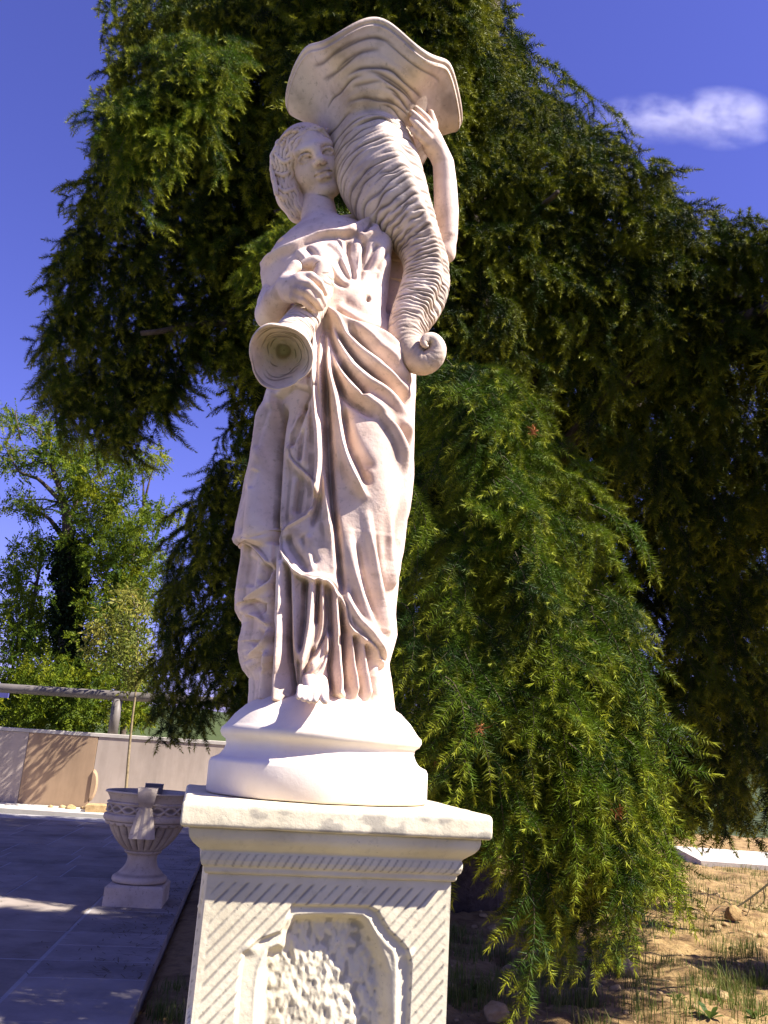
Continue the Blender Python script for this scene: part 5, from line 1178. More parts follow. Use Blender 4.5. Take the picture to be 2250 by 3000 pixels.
scatter_obj('front_bough_foliage', *lay(pts, r, 0.3, 1.2, 0.6, 1.05, 4, 0.7, az=np.full(len(pts), -1.0)), NEAR, cedar)

LEFT = [(345, -40), (345, 60), (335, 150), (355, 240), (345, 330), (300, 380), (330, 440), (285, 520), (235, 560), (225, 650), (175, 700), (165, 800), (170, 900), (140, 970), (130, 1040), (170, 1090), (190, 1170), (270, 1210), (330, 1260), (400, 1320), (425, 1290), (420, 1200), (470, 1150), (530, 1210), (560, 1090), (640, 1040), (720, 1020), (820, 700), (900, 300), (900, -40)]
pts, u, v = fill(LEFT, 1900, lambda u, v: 5.7 + 0.0 * u, 1.7, r)
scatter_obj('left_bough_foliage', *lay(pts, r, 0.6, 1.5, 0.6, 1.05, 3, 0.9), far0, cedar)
SKIRT = [(760, 1050), (690, 1180), (630, 1280), (610, 1350), (560, 1480), (520, 1560), (490, 1680), (480, 1800), (470, 1920), (450, 2020), (455, 2080), (560, 2070), (640, 2060), (760, 2060), (1000, 2080), (1200, 2100), (1200, 1000)]
pts, u, v = fill(SKIRT, 1100, lambda u, v: 5.9 + 0.0 * u, 1.4, r)
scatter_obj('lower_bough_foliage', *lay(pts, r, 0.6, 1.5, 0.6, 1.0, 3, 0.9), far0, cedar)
CORE = [(520, -80), (560, 300), (620, 700), (720, 1000), (760, 1400), (700, 1900), (900, 2150), (1200, 2300), (1700, 2330), (1980, 2340), (2330, 2300), (2330, 760), (2050, 700), (1800, 620), (1650, 480), (1560, 330), (1480, 120), (1460, -80)]
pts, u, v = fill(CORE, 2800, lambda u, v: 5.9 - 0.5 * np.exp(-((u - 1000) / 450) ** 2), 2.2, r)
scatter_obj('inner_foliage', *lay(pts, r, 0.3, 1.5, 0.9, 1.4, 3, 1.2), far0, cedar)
TOP = [(560, -60), (600, 60), (900, 110), (1300, 160), (1350, 300), (1430, 330), (1480, 300), (1480, 230), (1440, 130), (1390, -60)]
pts, u, v = fill(TOP, 800, lambda u, v: 5.2 - 0.0003 * (u - 900), 1.0, r)
scatter_obj('upper_bough_foliage', *lay(pts, r, 0.7, 1.45, 0.6, 1.0, 3, 0.8), far0, cedar)
RIGHT = [(1330, 330), (1440, 270), (1560, 270), (1640, 290), (1690, 370), (1790, 430), (1850, 470), (1960, 465), (1930, 560), (2040, 610), (2180, 630), (2330, 640), (2330, 1150), (2200, 1100), (2050, 1000), (1900, 1050), (1750, 900), (1600, 950), (1450, 850), (1350, 700)]
pts, u, v = fill(RIGHT, 1000, lambda u, v: 4.9 - 0.0004 * (u - 1700), 0.9, r)
scatter_obj('right_bough_foliage', *lay(pts, r, 0.1, 1.1, 0.55, 0.95, 3, 0.6, az=np.full(len(pts), -0.9)), far0, cedar)
UNDER = [(1250, 700), (1380, 720), (2330, 900), (2330, 2150), (2180, 2330), (2060, 2280), (1960, 1800), (1900, 1500), (1750, 1250), (1500, 1080), (1260, 1000)]
pts, u, v = fill(UNDER, 700, lambda u, v: 4.7 + 0.0 * u, 1.2, r)
scatter_obj('hanging_foliage', *lay(pts, r, 0.6, 1.4, 0.5, 0.9, 3, 0.8, az=np.full(len(pts), -1.2)), far0, cedar)
GOLD = [(420, 330), (440, 260), (500, 190), (540, 130), (620, 120), (700, 110), (735, 200), (700, 300), (620, 350), (520, 420), (470, 540), (440, 560), (420, 470), (380, 400), (300, 350), (330, 330)]
pts, u, v = fill(GOLD, 170, lambda u, v: 4.15 + 0.0 * u, 0.35, r)
scatter_obj('sunlit_bough_foliage', *lay(pts, r, 0.2, 1.2, 0.75, 1.1, 4, 0.8, az=np.full(len(pts), -2.2)), NEAR, cedar)
MID = [(820, -120), (1380, -120), (1400, 200), (1330, 520), (1100, 760), (900, 700), (840, 300)]
pts, u, v = fill(MID, 800, lambda u, v: 4.75 + 0.0 * u, 1.0, r)
scatter_obj('central_bough_foliage', *lay(pts, r, 0.6, 1.4, 0.8, 1.2, 3, 0.9), far0, cedar)
SIDE = [(760, 730), (830, 640), (900, 560), (940, 640), (860, 800), (760, 860)]
pts, u, v = fill(SIDE, 40, lambda u, v: 4.3 + 0.0 * u, 0.3, r)
scatter_obj('middle_bough_foliage', *lay(pts, r, 0.4, 1.2, 0.7, 1.0, 4, 0.8, az=np.full(len(pts), -2.2)), NEAR, cedar)
# unseen crown right, behind and above, with masses added to cast shade
n = 2600; c = np.stack([r.normal(0, 1, n), r.normal(0, 1, n), r.normal(0, 1, n)], -1); c /= np.linalg.norm(c, axis=1, keepdims=True); c *= (r.random(n) ** 0.5)[:, None]
m1 = np.array([3.1, 4.3, 3.9]) + c[:1000] * [1.1, 1.5, 1.3]; m2 = np.array([1.0, 8.2, 4.6]) + c[1000:2100] * [2.6, 1.6, 2.6]; m3 = np.array([0.9, 6.7, 8.2]) + c[2100:] * [1.6, 1.6, 2.6]
m4 = np.array([0.4, 5.2, 7.5]) + c[:1300] * [1.0, 0.85, 1.05]; m5 = np.array([2.7, 3.6, 3.3]) + c[700:1100] * [0.7, 0.75, 0.8]
m6 = np.array([1.6, 3.35, 5.7]) + c[1100:1600] * [0.85, 0.55, 0.75]; m7 = np.array([2.9, 4.2, 4.2]) + c[1400:2500] * [1.0, 1.3, 1.5]
m8 = np.array([2.9, 3.3, 5.4]) + c[500:1100] * [0.65, 0.5, 0.95]; m9 = np.array([4.9, 4.3, 2.7]) + c[100:220] * [0.6, 0.4, 0.6]
pts = np.vstack([m1, m2, m3, m4, m5, m6, m7, m8, m9]); pu, pv, pz = proj(pts); pm = np.repeat([0, 0, 0, 1, 0, 0, 0, 0, 0], [len(m1), len(m2), len(m3), len(m4), len(m5), len(m6), len(m7), len(m8), len(m9)]).astype(bool); k = (pm & (pu > 500) & (pu < 1380) & (pv < 250)) | ~((pu > -50) & (pu < 2380) & (pv > -520) & (pv < 3000) & (pts[:, 1] < 6.2)); k &= ~in_poly(pu, pv, [(1400, -900), (2600, -900), (2600, 560), (2250, 560), (2000, 400), (1700, 260), (1540, 160), (1430, -60)]) & ~in_poly(pu, pv, [(-600, -900), (480, -900), (460, 0), (420, 400), (250, 800), (250, 1300), (420, 1480), (330, 2100), (-600, 2200)])
pts = pts[k]
scatter_obj('shading_crown_foliage', *lay(pts, r, 0.5, 1.4, 1.0, 1.6, 3, 1.0), far0, cedar)
# ------------------------------------------------------------------ broadleaf growth behind the wall
def leafspray(name, nleaf, spread, ll, lw, seed, mat, pinn=True, curl=0.25):
    """a spray of small leaves; each leaf a folded kite"""
    r = np.random.default_rng(seed); V = []; Fq = []; b = 0
    def leaf(p, d, l, w):
        nonlocal b
        d = d / np.linalg.norm(d); n = r.normal(size=3); s = np.cross(d, n); s /= np.linalg.norm(s) + 1e-9; up = np.cross(s, d)
        V.extend([p, p + d * l * 0.45 + s * w * 0.5 + up * w * curl, p + d * l, p + d * l * 0.45 - s * w * 0.5 + up * w * curl]); Fq.append((b, b + 1, b + 2)); Fq.append((b, b + 2, b + 3)); b += 4
    for k in range(nleaf):
        o = r.normal(size=3); o /= np.linalg.norm(o); st = o * spread * r.random() ** 0.6; d = o + r.normal(0, 0.5, 3) + np.array([0, 0, -0.25]); d /= np.linalg.norm(d)
        if pinn:
            side = np.cross(d, r.normal(size=3)); side /= np.linalg.norm(side)
            for j in range(6):
                q = st + d * ll * 0.55 * j
                leaf(q, d * 0.5 + side, ll * r.uniform(0.7, 1.1), lw); leaf(q, d * 0.5 - side, ll * r.uniform(0.7, 1.1), lw)
            leaf(st + d * ll * 3.3, d, ll, lw)
        else: leaf(st, d, ll * r.uniform(0.7, 1.2), lw)
    me = mesh_np(name, np.array(V), np.array(Fq), False); attr(me, 'tip', np.zeros(len(V))); me.materials.append(mat); return me
SB = [leafspray('leaf_spray', 9, 0.16, 0.062, 0.034, s, M_LEAF) for s in (21, 22)]
SI = [leafspray('ivy_spray', 40, 0.16, 0.07, 0.065, 23, M_IVY, False)]
YT = 17.0
def clumps(z):
    return [(x / 1.923, 1150 + y / 1.923, a / 1.923, b / 1.923) for x, y, a, b in z]
treeA = clumps([(80, 150, 50, 70), (55, 330, 55, 40), (80, 410, 70, 50), (220, 200, 55, 60), (260, 300, 90, 60), (330, 370, 100, 70), (420, 330, 110, 100), (480, 450, 130, 80), (430, 560, 120, 70), (100, 620, 75, 45), (180, 665, 75, 35), (560, 600, 130, 80), (620, 700, 120, 70), (480, 720, 130, 80), (560, 820, 150, 80), (650, 900, 150, 80), (480, 980, 150, 80), (620, 1060, 150, 80), (640, 380, 90, 70), (700, 500, 80, 60), (400, 860, 60, 60)])
treeB = clumps([(230, 850, 70, 45), (95, 885, 30, 30), (130, 980, 90, 60), (240, 930, 80, 60), (100, 1080, 100, 70), (200, 1180, 110, 70), (60, 1200, 80, 60), (230, 1290, 120, 60), (90, 1330, 120, 70), (100, 1450, 140, 70), (250, 1420, 110, 60)])
treeC = clumps([(760, 780, 110, 60), (880, 360, 75, 45), (800, 420, 60, 40), (960, 670, 55, 40), (860, 690, 70, 50), (780, 880, 120, 80), (750, 1060, 110, 90), (850, 980, 70, 80), (550, 1180, 150, 70), (700, 1200, 120, 70), (820, 1160, 60, 90), (600, 1300, 150, 70), (700, 1400, 120, 70)])
bushA = clumps([(100, 1560, 150, 60), (60, 1640, 120, 60), (40, 1760, 110, 70), (180, 1640, 120, 60), (160, 1760, 110, 60), (60, 1850, 120, 40), (200, 1840, 110, 45)])
bushB = clumps([(320, 1560, 120, 60), (330, 1660, 110, 60), (330, 1780, 130, 70), (380, 1850, 130, 45), (470, 1800, 110, 70), (450, 1690, 110, 60), (500, 1600, 120, 60)])
bushC = clumps([(600, 1500, 120, 70), (690, 1580, 110, 60), (620, 1650, 110, 60), (720, 1700, 90, 60), (720, 1830, 90, 60), (600, 1780, 90, 60), (820, 1780, 70, 60), (800, 1600, 60, 80)])
rb_ = np.random.default_rng(8)
def leafy(nm, label, cat, cl, y, per, trunk, srcs, limbs_=(), thick=1.4, group=None, smin=0.7, smax=1.2, lean=0.0):
    base = P(trunk[0][0], trunk[0][1], y); b0 = np.array([base[0], base[1], -0.16]); o = tag(empty(nm, b0), label, cat, group)
    q = [b0 - [0, 0, 0.1]] + [P(a, b, y) for a, b, w in trunk]; q = np.array(q); rad_ = [trunk[0][2] * mpp(q[1]) * 1.3] + [w * mpp(p) for (a, b, w), p in zip(trunk, q[1:])]
    qq = catmull(np.column_stack([q, rad_]) * 100, 20) / 100; tube('trunk', qq[:, :3] - b0, qq[:, 3], M_BARK, o, 10)
    for lb in limbs_:
        lq = np.array([P(a, b, y + dy) for a, b, dy, w in lb]); lr = [w * mpp(p) for (a, b, dy, w), p in zip(lb, lq)]; lc = catmull(np.column_stack([lq, lr]) * 100, 15) / 100; tube('limb', lc[:, :3] - b0, lc[:, 3], M_BARK, o, 7)
    pts = []
    for (a, b, ra, rb2) in cl:
        n = int(per * ra * rb2 / 4600) + 3; d = rb_.normal(size=(n, 2)) * 0.52; uu = a + d[:, 0] * ra; vv = b + d[:, 1] * rb2; pts.append(P(uu, vv, y + rb_.normal(0, thick * 0.5, n)))
        # twig to the clump
        c0 = P(a, b + rb2 * 0.2, y); i = np.argmin(np.linalg.norm(qq[:, :3] - c0, axis=1) + 0.6 * np.maximum(0, qq[:, 2] - c0[2])); s0 = qq[i, :3]
        tube('twig', np.array([s0, s0 * 0.55 + c0 * 0.45 + [0, 0, 0.1], c0 + [0, rb_.normal(0, 0.3), 0.0]]) - b0, [0.03, 0.018, 0.006], M_BARK, o, 5)
    pts = np.vstack(pts) - b0; n = len(pts); eul = np.stack([rb_.normal(0, 0.6, n), rb_.normal(0, 0.6, n), rb_.uniform(0, 6.28, n)], -1)
    scatter_obj('crown', pts, eul, rb_.uniform(smin, smax, n), rb_.integers(0, len(srcs), n), srcs, o); return o, b0, qq
def seed_src(parent_o, b0, meshes, pts, nm):
    out = []
    for m, p in zip(meshes, pts):
        s = link(nm, m, None, parent_o); s.location = np.array(p) - b0; out.append(s)
    return out
hold = empty('leaf_holder', (0, 0, 0))
LS = [tag(link('leaf_spray', m, None, hold), kind='stuff') for m in SB]; IS = [tag(link('ivy_spray', m, None, hold), kind='stuff') for m in SI]
tA, bA, qA = leafy('broadleaf_tree', 'tall feathery green tree with an ivy covered trunk behind the wall', 'tree', treeA, YT, 34,
    [(205, 2150, 30), (200, 1900, 28), (203, 1720, 25), (200, 1600, 20), (195, 1510, 13), (178, 1440, 9), (150, 1360, 6), (120, 1280, 3)], LS,
    [[(200, 1600, 0, 9), (160, 1540, 0.2, 7), (128, 1508, 0.3, 5), (60, 1490, 0.3, 3)], [(190, 1480, 0, 8), (110, 1402, -0.2, 5), (60, 1385, -0.3, 4), (20, 1320, -0.3, 2)], [(197, 1540, 0, 9), (240, 1440, 0.4, 6), (300, 1380, 0.5, 3)], [(200, 1640, 0, 8), (290, 1560, 0.3, 5), (350, 1500, 0.3, 2.5)], [(60, 1290, -0.3, 3), (44, 1202, -0.3, 1.5)]])
for s, p in zip(LS, (P(225, 1420, YT), P(300, 1560, YT))): s.parent = tA; s.location = p - bA
qi = qA[(qA[:, 2] > 0.5) & (qA[:, 2] < P(200, 1580, YT)[2])]; ip = qi[rb_.integers(0, len(qi), 420)]; a_ = rb_.uniform(0, 6.28, 420); rr2 = ip[:, 3] * 0.95 + np.abs(rb_.normal(0, 0.09, 420)); pts = ip[:, :3] + np.stack([rr2 * np.cos(a_), rr2 * np.sin(a_), rb_.normal(0, 0.1, 420)], -1) - bA
IS[0].parent = tA; IS[0].location = pts[0]
scatter_obj('ivy', pts, rb_.uniform(0, 6.28, (420, 3)), rb_.uniform(0.7, 1.3, 420), np.zeros(420), IS, tA)
bpy.data.objects.remove(hold)
leafy('broadleaf_tree', 'smaller leafy tree standing left of the ivy covered trunk', 'tree', treeB, YT + 0.6, 34, [(70, 2150, 9), (80, 1900, 8), (100, 1750, 6), (120, 1650, 3)], LS)
leafy('broadleaf_tree', 'slender yellow green tree close to the dark cedar', 'tree', treeC, YT - 0.8, 30, [(360, 2150, 9), (372, 1900, 8), (380, 1750, 6), (395, 1580, 4), (420, 1480, 2)], LS)
leafy('shrub', 'bushy green shrub behind the wall below the leftmost tree', 'shrub', bushA, 15.6, 34, [(60, 2150, 5), (70, 2050, 3)], LS)
leafy('shrub', 'bushy green shrub behind the wall in front of the ivy trunk', 'shrub', bushB, 15.2, 26, [(220, 2150, 5), (210, 2050, 3)], LS)
leafy('shrub', 'leafy shrub behind the wall beside the upright rail post', 'shrub', bushC, 15.4, 26, [(340, 2150, 5), (345, 2050, 3)], LS)

# ------------------------------------------------------------------ sapling between urn and wall
YP = 12.0
SS = leafspray('leaf_spray', 16, 0.10, 0.085, 0.034, 31, M_LEAF2, False)
sb = P(362, 2420, YP); sb = np.array([sb[0], YP, 0.0]); sap = tag(empty('sapling', sb), 'young sapling with a bare thin stem rising behind the urn', 'sapling')
q = np.array([(sb[0] - 0.02, YP, 0.0), *P(np.array([370., 378, 388, 398, 404, 402]), np.array([2300., 2200, 2100, 2020, 1900, 1760]), YP)]); tube('stem', catmull(q * 100, 12) / 100 - sb, np.linspace(0.024, 0.006, len(catmull(q * 100, 12))), M_SAPB, sap, 7)
for (a, b, a2, b2) in ((398, 2010, 340, 1930), (402, 1960, 440, 1880), (404, 1900, 350, 1830), (403, 1850, 430, 1760), (402, 1800, 372, 1720)):
    tube('twig', np.array([P(a, b, YP), P((a + a2) / 2, (b + b2) / 2 - 15, YP + 0.05), P(a2, b2, YP + 0.1)]) - sb, [0.008, 0.006, 0.003], M_SAPB, sap, 5)
cl = [(395, 1990, 45, 35), (350, 1930, 60, 45), (430, 1930, 40, 50), (300, 1900, 50, 35), (390, 1880, 55, 45), (345, 1830, 55, 45), (410, 1800, 45, 50), (370, 1740, 40, 40), (290, 1850, 40, 30)]
pts = np.vstack([P(a + rb_.normal(0, 0.5, 16) * ra, b + rb_.normal(0, 0.5, 16) * rb2, YP + rb_.normal(0, 0.22, 16)) for a, b, ra, rb2 in cl]) - sb
s0 = tag(link('leaf_spray', SS, None, sap), kind='stuff'); s0.location = pts[0]
scatter_obj('crown', pts[1:], rb_.uniform(-0.7, 0.7, (len(pts) - 1, 3)) + np.array([0, 0, 0]), rb_.uniform(0.7, 1.25, len(pts) - 1), np.zeros(len(pts) - 1), [s0], sap)

# ------------------------------------------------------------------ stones, clods, debris
def rock_mesh(name, sx, sy, sz, seed, sub=3, rough=0.28, flat=0.4):
    import bmesh
    bm = bmesh.new(); bmesh.ops.create_icosphere(bm, subdivisions=sub, radius=1.0); V = np.array([v.co[:] for v in bm.verts])
    n = noise3(V + seed, 1.1, seed, 3)[:, None]; n2 = noise3(V + seed, 4.0, seed + 5, 2)[:, None]; V = V * (1 + rough * n * 1.4 + 0.10 * n2)
    rr3 = np.random.default_rng(seed)
    for k in range(7):
        d = rr3.normal(size=3); d /= np.linalg.norm(d); h = V @ d; c = rr3.uniform(0.62, 0.85); V = V - np.maximum(h - c, 0)[:, None] * d * 0.85
    V[:, 2] = np.where(V[:, 2] < -flat, -flat + (V[:, 2] + flat) * 0.2, V[:, 2]); V *= [sx, sy, sz]; V[:, 2] += flat * sz * 0.8
    F_ = np.array([[v.index for v in f.verts] for f in bm.faces]); bm.free(); return mesh_np(name, V, F_, True)
def on_soil(u, v):
    p = G(float(u), float(v), 0.0)
    for _ in range(4): p = G(float(u), float(v), float(soil_h(np.array(p[0]), np.array(p[1]))))
    return p
for (u, v, wpx, sx, sy, sz, lab) in [(1452, 2985, 100, 1.0, 0.8, 0.75, 'large pale ochre lump of earth at the foot of the cedar beside the pedestal'), (1490, 2850, 55, 1.0, 0.9, 0.6, 'flat ochre earth lump lying under the front cedar bough'), (1842, 2860, 70, 0.7, 0.8, 1.0, 'upright ochre lump of earth near a tuft of grass'), (2090, 2925, 95, 1.2, 0.8, 0.5, 'broad pale stone in the shade at the right of the soil'), (2150, 2690, 60, 0.9, 0.8, 1.0, 'dark rounded stone under the bare twigs')]:
    p = on_soil(u, v); s = wpx * mpp(p) * 0.5; o = link('earth_clod', rock_mesh('earth_clod', s * sx, s * sy, s * sz, int(u) % 97, 4), M_CLOD if u != 2150 else M_SOIL); o.location = p; o.rotation_euler = (0, 0, u * 0.7); tag(o, lab, 'clod' if 'earth' in lab else 'stone')
cm = [rock_mesh('earth_clod', 1.0, 0.85, 0.7, 200 + k, 2, 0.35) for k in range(5)]
V_all = []; F_all = []; b = 0
for m in cm:
    pass
rc = np.random.default_rng(17); n = 0
cmV = [np.array([v.co[:] for v in m.vertices]) for m in cm]; cmF = [np.array([p.vertices[:] for p in m.polygons]) for m in cm]
while n < 1100:
    x, y = rc.uniform(-0.4, 5.5), rc.uniform(1.6, 8.5)
    if edge_dist(np.array(x), np.array(y)) > -0.15 or math.hypot(x - PED_C[0], y - PED_C[1]) < 0.32: continue
    k = rc.integers(0, 5); s = 0.007 + 0.045 * rc.random() ** 4; a = rc.uniform(0, 6.28); c, sn = math.cos(a), math.sin(a); V = cmV[k] * s; V = np.stack([V[:, 0] * c - V[:, 1] * sn, V[:, 0] * sn + V[:, 1] * c, V[:, 2]], -1) + [x, y, float(soil_h(np.array(x), np.array(y))) - s * 0.2]
    V_all.append(V); F_all.append(cmF[k] + b); b += len(V); n += 1
o = link('soil_crumbs', mesh_np('soil_crumbs', np.vstack(V_all), np.vstack(F_all)), M_CLOD); tag(o, kind='stuff')
# debris by the wall
p = P(283, 2383, 11.9); o = link('stone_block', box_mesh('stone_block', (-0.16, -0.12, 0), (0.16, 0.12, 0.10), 0.012), M_CLOD); o.location = (p[0], 11.95, 0.012); o.rotation_euler = (0, 0, 0.25); tag(o, 'small ochre stone block at the foot of the wall behind the urn', 'stone block')
p = P(235, 2372, 12.2)
for k, (dx, dy, s) in enumerate([(-0.25, 0.05, 0.05), (-0.1, -0.05, 0.07), (0.02, 0.1, 0.045), (0.12, -0.02, 0.06), (-0.4, 0.0, 0.04)]):
    o = link('rubble_stone', rock_mesh('rubble_stone', s, s * 0.9, s * 0.7, 60 + k, 2), M_CLOD); o.location = (p[0] + dx, 12.15 + dy, 0.012); tag(o, ['rubble stone lying second from left at the foot of the wall', 'largest rubble stone in the row at the foot of the wall', 'rubble stone pressed closest to the foot of the wall', 'rubble stone nearest the ochre block by the wall', 'leftmost smallest rubble stone at the foot of the wall'][k], 'stone', 'rubble stones at the foot of the wall')
# half-round drain outlet on the wall
p = P(268, 2300, YW); a = np.linspace(-math.pi / 2, math.pi / 2, 14); V = [(math.cos(t) * 0.09, 0, math.sin(t) * 0.22) for t in a]; V2 = [(x * 0.75, -0.025, z * 0.8) for x, y_, z in V]
m = mesh_np('drain_cover', np.array(V + V2), [np.array([(i, i + 1, i + 15, i + 14) for i in range(13)]), np.arange(14, 28)[None, :]], False); o = link('drain_cover', m, M_WALLA, wall); o.location = (p[0] + 3, -0.001, p[2])

# ------------------------------------------------------------------ grass, weeds, dry twigs
def blades(name, spots, hmin, hmax, w, mat, per, spread, bend=0.5):
    V = []; Fq = []; tp = []; b = 0
    for (x, y, sc) in spots:
        for k in range(per):
            px, py = x + rc.normal(0, spread), y + rc.normal(0, spread)
            if edge_dist(np.array(px), np.array(py)) > -0.03: continue
            z = float(soil_h(np.array(px), np.array(py))) - 0.005; h = rc.uniform(hmin, hmax) * sc; a = rc.uniform(0, 6.28); d = np.array([math.cos(a), math.sin(a), 0]); s = np.array([-d[1], d[0], 0]); bd = rc.uniform(0.1, 1) * bend
            p0 = np.array([px, py, z]); p1 = p0 + [0, 0, h * 0.55] + d * h * 0.2 * bd; p2 = p0 + [0, 0, h * (1 - 0.3 * bd)] + d * h * 0.75 * bd
            V += [p0 - s * w / 2, p0 + s * w / 2, p1 - s * w * 0.4, p1 + s * w * 0.4, p2]; Fq += [(b, b + 1, b + 3), (b, b + 3, b + 2), (b + 2, b + 3, b + 4)]; t = rc.random() ** 2; tp += [t * 0.3, t * 0.3, t * 0.7, t * 0.7, t]; b += 5
    me = mesh_np(name, np.array(V), np.array(Fq), False); attr(me, 'tip', np.array(tp)); o = link(name, me, mat); tag(o, kind='stuff'); return o
sp_ = []
for (u, v, sc) in [(1540, 2830, 1.0), (1560, 2870, 1.2), (1500, 2880, 0.9), (1330, 2930, 1.0), (1340, 2880, 1.3), (1375, 2950, 1.0), (1800, 2800, 1.1), (1830, 2830, 1.3), (1790, 2850, 0.9), (1860, 2880, 0.8), (2000, 2960, 1.0), (2150, 2900, 1.1), (2190, 2960, 1.0), (1350, 2760, 1.0), (1320, 2740, 0.9), (1690, 2870, 0.8), (1960, 2830, 0.8), (2230, 2860, 1.1), (1600, 2930, 1.2), (1720, 2950, 1.3), (1880, 2960, 1.2), (2050, 2880, 1.2), (2120, 2800, 1.1), (1420, 2800, 1.2), (1460, 2920, 1.0), (2200, 2780, 1.1), (480, 2960, 0.8), (520, 2900, 0.7), (505, 2980, 1.0)]:
    p = on_soil(u, v); sp_ += [(p[0] + rc.normal(0, 0.05), p[1] + rc.normal(0, 0.06), sc) for _ in range(4)]
cl_ = [(rc.uniform(0.35, 3.6), rc.uniform(2.3, 5.6)) for _ in range(46)]
sp_ += [(x + rc.normal(0, 0.09), y + rc.normal(0, 0.09), rc.uniform(0.5, 1.1)) for x, y in cl_ for _ in range(5)]
blades('grass_tufts', sp_, 0.04, 0.12, 0.0035, M_GRASS, 24, 0.035, 0.8)
sp_ = [(rc.uniform(1.6, 4.8), rc.uniform(5.8, 10), 1.0) for _ in range(420)] + [(rc.uniform(0.3, 4.5), rc.uniform(2.2, 6), 0.6) for _ in range(120)]
blades('dry_grass', sp_, 0.03, 0.10, 0.004, M_GRASS, 12, 0.06, 1.0)
# fallen needles and crumbs on the paving edge and the soil
V = []; Fq = []; b = 0
for k in range(3200):
    if k < 1500:
        t = rc.uniform(-4.5, 2.0); dd_ = -abs(rc.normal(0, 0.22)) if k % 3 else rc.uniform(-2.5, 0); px, py = EDGE0[0] + ev[0] * t - enor[0] * dd_, EDGE0[1] + ev[1] * t - enor[1] * dd_; z = 0.003
    else:
        px, py = rc.uniform(0.2, 4.2), rc.uniform(2.0, 6.5); z = float(soil_h(np.array(px), np.array(py))) + 0.004
        if edge_dist(np.array(px), np.array(py)) > -0.05: continue
    a = rc.uniform(0, 6.28); l = rc.uniform(0.012, 0.035) if k % 7 else rc.uniform(0.04, 0.12); w = 0.0022; d = np.array([math.cos(a), math.sin(a), 0]); s = np.array([-d[1], d[0], 0]) * w; p0 = np.array([px, py, z])
    V += [p0 - s, p0 + s, p0 + d * l + s * 0.6 + [0, 0, 0.004], p0 + d * l - s * 0.6 + [0, 0, 0.004]]; Fq.append((b, b + 1, b + 2, b + 3)); b += 4
tag(link('needle_litter', mesh_np('needle_litter', np.array(V), np.array(Fq), False), M_TWIG), kind='stuff')
# low weeds as single plants
def weed(u, v, s, lab):
    p = on_soil(u, v); V = []; Fq = []; b = 0; r3 = np.random.default_rng(int(u + v))
    o = tag(empty('weed', p), lab, 'weed'); 
    for k in range(9):
        a = r3.uniform(0, 6.28); d = np.array([math.cos(a), math.sin(a), r3.uniform(0.3, 1.2)]); d /= np.linalg.norm(d); sd = np.cross(d, (0, 0, 1)); sd /= np.linalg.norm(sd); l = s * r3.uniform(0.6, 1.1); w = l * 0.34
        V = np.array([(0, 0, 0), d * l * 0.35 + sd * w * 0.4, d * l * 0.7 + sd * w * 0.45 - np.array([0, 0, l * 0.04]), d * l - np.array([0, 0, l * 0.18]), d * l * 0.7 - sd * w * 0.45 - np.array([0, 0, l * 0.04]), d * l * 0.35 - sd * w * 0.4, d * l * 0.5 - np.array([0, 0, l * 0.04])])
        me = mesh_np('leaf', V, np.array([(0, 1, 6), (1, 2, 6), (2, 3, 6), (3, 4, 6), (4, 5, 6), (5, 0, 6)]), True); attr(me, 'tip', np.zeros(7)); link('leaf', me, M_WEED, o)
weed(1392, 2905, 0.075, 'small broad leaved weed close to the right side of the pedestal'); weed(2080, 2985, 0.085, 'low green weed at the bottom edge near the pale stone'); weed(2215, 2985, 0.08, 'low green weed in the bottom right corner of the soil'); weed(1985, 2930, 0.06, 'tiny green weed left of the broad pale stone')
# bare fallen branch on the right
bb0 = on_soil(2130, 2690); br = tag(empty('bare_branch', bb0), 'bare dry branch with spiky twigs lying on the soil at right', 'branch')
yb = bb0[1]
def tw(pts, r0, r1, par, nm='twig'):
    q = catmull(np.array([P(u, v, yb + dy) for u, v, dy in pts]) * 100, 8) / 100 - bb0; return tube(nm, q, np.linspace(r0, r1, len(q)), M_TWIG, par, 5)
tw([(2270, 2575, 0.0), (2200, 2630, 0), (2150, 2662, 0), (2118, 2672, -0.05)], 0.009, 0.005, br, 'stem'); tw([(2280, 2752, -0.1), (2220, 2715, -0.1), (2180, 2705, -0.05), (2140, 2690, 0), (2060, 2700, 0.05)], 0.010, 0.004, br, 'stem')
for q in ([(2150, 2662, 0), (2128, 2640, 0.05), (2108, 2650, 0.05)], [(2200, 2630, 0), (2195, 2665, 0), (2175, 2710, -0.05)], [(2075, 2600, 0.1), (2072, 2640, 0.1), (2050, 2700, 0.1)], [(2220, 2715, -0.1), (2235, 2690, -0.1)], [(2180, 2705, 0), (2170, 2680, 0)], [(2110, 2655, 0), (2090, 2670, 0), (2080, 2700, 0.05)], [(2235, 2600, 0), (2240, 2640, 0), (2215, 2660, 0)]): tw(q, 0.005, 0.002, br)
for (u, v, L_) in ((1560, 2905, 0.20), (1900, 2905, 0.28), (2000, 2660, 0.25), (1960, 2880, 0.18), (1720, 2800, 0.15)):
    p = on_soil(u, v); a = u * 1.3; tq = np.array([p + [0, 0, 0.008], p + [math.cos(a) * L_ * 0.5, math.sin(a) * L_ * 0.2, 0.014], p + [math.cos(a) * L_, math.sin(a) * L_ * 0.5, 0.010]])
    c0 = tq[0].copy(); o = tube('dry_twig', tq - c0, [0.004, 0.0035, 0.002], M_TWIG, None, 5); o.location = c0; tag(o, {1560: 'dry twig on the ochre soil near the grass beside the pale lump', 1900: 'longest dry twig on the soil right of the upright lump', 2000: 'dry twig on the soil just below the bare branch', 1960: 'dry twig on the soil beside the broad pale stone', 1720: 'dry twig in the shade under the hanging front bough'}[u], 'twig', 'dry twigs on the soil')
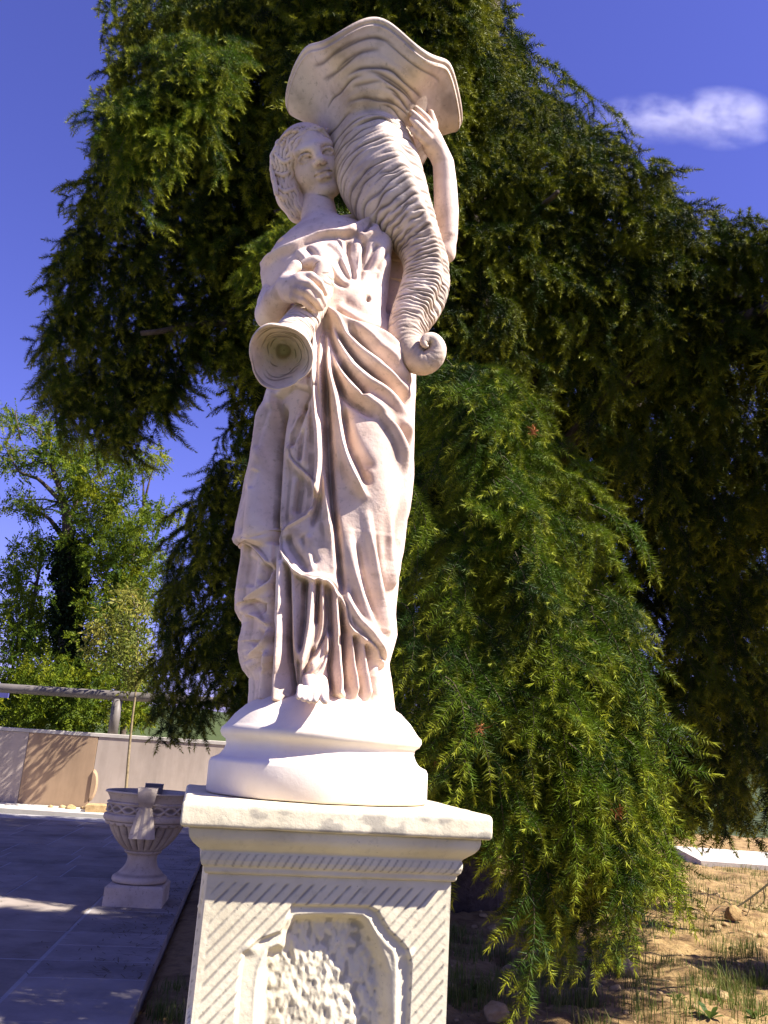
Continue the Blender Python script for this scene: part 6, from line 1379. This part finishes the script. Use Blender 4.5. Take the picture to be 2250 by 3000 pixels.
# a few dead orange tufts in the front bough
for (u, v) in ((1405, 2138), (1288, 2232), (1805, 2375), (1560, 1262)):
    k = 60; d = rc.normal(size=(k, 3)); d /= np.linalg.norm(d, axis=1, keepdims=True); T_ = needle_tris(np.zeros((k, 3)) + rc.normal(0, 0.008, (k, 3)), d, 0.028, 0.003); p = P(float(u), float(v), float(fb_y(np.array(float(u)), np.array(float(v)))) - 0.12)
    o = link('dead_tuft', mesh_np('dead_tuft', T_.reshape(-1, 3), np.arange(k * 3).reshape(-1, 3), False), M_DRY, cedar); o.location = p + CI; o['label'] = 'dead orange needle tuft'

# ------------------------------------------------------------------ cloud
yc = 380.0; cc = P(2030, 340, yc); s = mpp(cc)
m = bpy.data.materials.new('cloud_vapour'); m.use_nodes = True; nt = m.node_tree; nt.nodes.clear(); L = nt.links
out = nt.nodes.new('ShaderNodeOutputMaterial'); pv = nt.nodes.new('ShaderNodeVolumePrincipled'); pv.inputs['Color'].default_value = (0.96, 0.95, 1.0, 1); pv.inputs['Anisotropy'].default_value = 0.2
tc = nt.nodes.new('ShaderNodeTexCoord'); n1 = nd(nt, 'ShaderNodeTexNoise', Scale=2.6, Detail=9.0, Roughness=0.68); L.new(tc.outputs['Object'], n1.inputs['Vector'])
def gauss(c, r_):
    sb_ = nt.nodes.new('ShaderNodeVectorMath'); sb_.operation = 'SUBTRACT'; L.new(tc.outputs['Object'], sb_.inputs[0]); sb_.inputs[1].default_value = c
    dv = nt.nodes.new('ShaderNodeVectorMath'); dv.operation = 'DIVIDE'; L.new(sb_.outputs[0], dv.inputs[0]); dv.inputs[1].default_value = r_
    ln = nt.nodes.new('ShaderNodeVectorMath'); ln.operation = 'LENGTH'; L.new(dv.outputs[0], ln.inputs[0]); return nd_sub(ln.outputs['Value'])
def nd_sub(x):
    a = nd(nt, 'ShaderNodeMath', op='SUBTRACT'); a.inputs[0].default_value = 1.0; L.new(x, a.inputs[1]); b = nd(nt, 'ShaderNodeMath', op='MAXIMUM'); L.new(a.outputs[0], b.inputs[0]); b.inputs[1].default_value = 0.0; return b.outputs[0]
g1 = gauss((0.28, 0, -0.02), (0.62, 0.9, 0.46)); g2 = gauss((-0.35, 0, -0.10), (0.65, 0.9, 0.30))
mx = nd(nt, 'ShaderNodeMath', op='MULTIPLY_ADD'); L.new(g2, mx.inputs[0]); mx.inputs[1].default_value = 0.8; L.new(g1, mx.inputs[2])
sc_ = nd(nt, 'ShaderNodeMath', op='SUBTRACT'); L.new(n1.outputs[0], sc_.inputs[0]); sc_.inputs[1].default_value = 0.44
mp = nd(nt, 'ShaderNodeMath', op='MULTIPLY'); L.new(sc_.outputs[0], mp.inputs[0]); L.new(mx.outputs[0], mp.inputs[1]); mp2 = nd(nt, 'ShaderNodeMath', op='MAXIMUM'); L.new(mp.outputs[0], mp2.inputs[0]); mp2.inputs[1].default_value = 0.0
mp3 = nd(nt, 'ShaderNodeMath', op='MULTIPLY'); L.new(mp2.outputs[0], mp3.inputs[0]); mp3.inputs[1].default_value = 0.42; L.new(mp3.outputs[0], pv.inputs['Density']); L.new(pv.outputs[0], out.inputs['Volume'])
import bmesh
bm = bmesh.new(); bmesh.ops.create_icosphere(bm, subdivisions=3, radius=1.0); me = bpy.data.meshes.new('cloud'); bm.to_mesh(me); bm.free()
cl_o = link('cloud', me, m); cl_o.location = cc; cl_o.scale = (300 * s, 100 * s, 200 * s); tag(cl_o, 'small white wispy cloud in the blue sky right of the cedar', 'cloud')
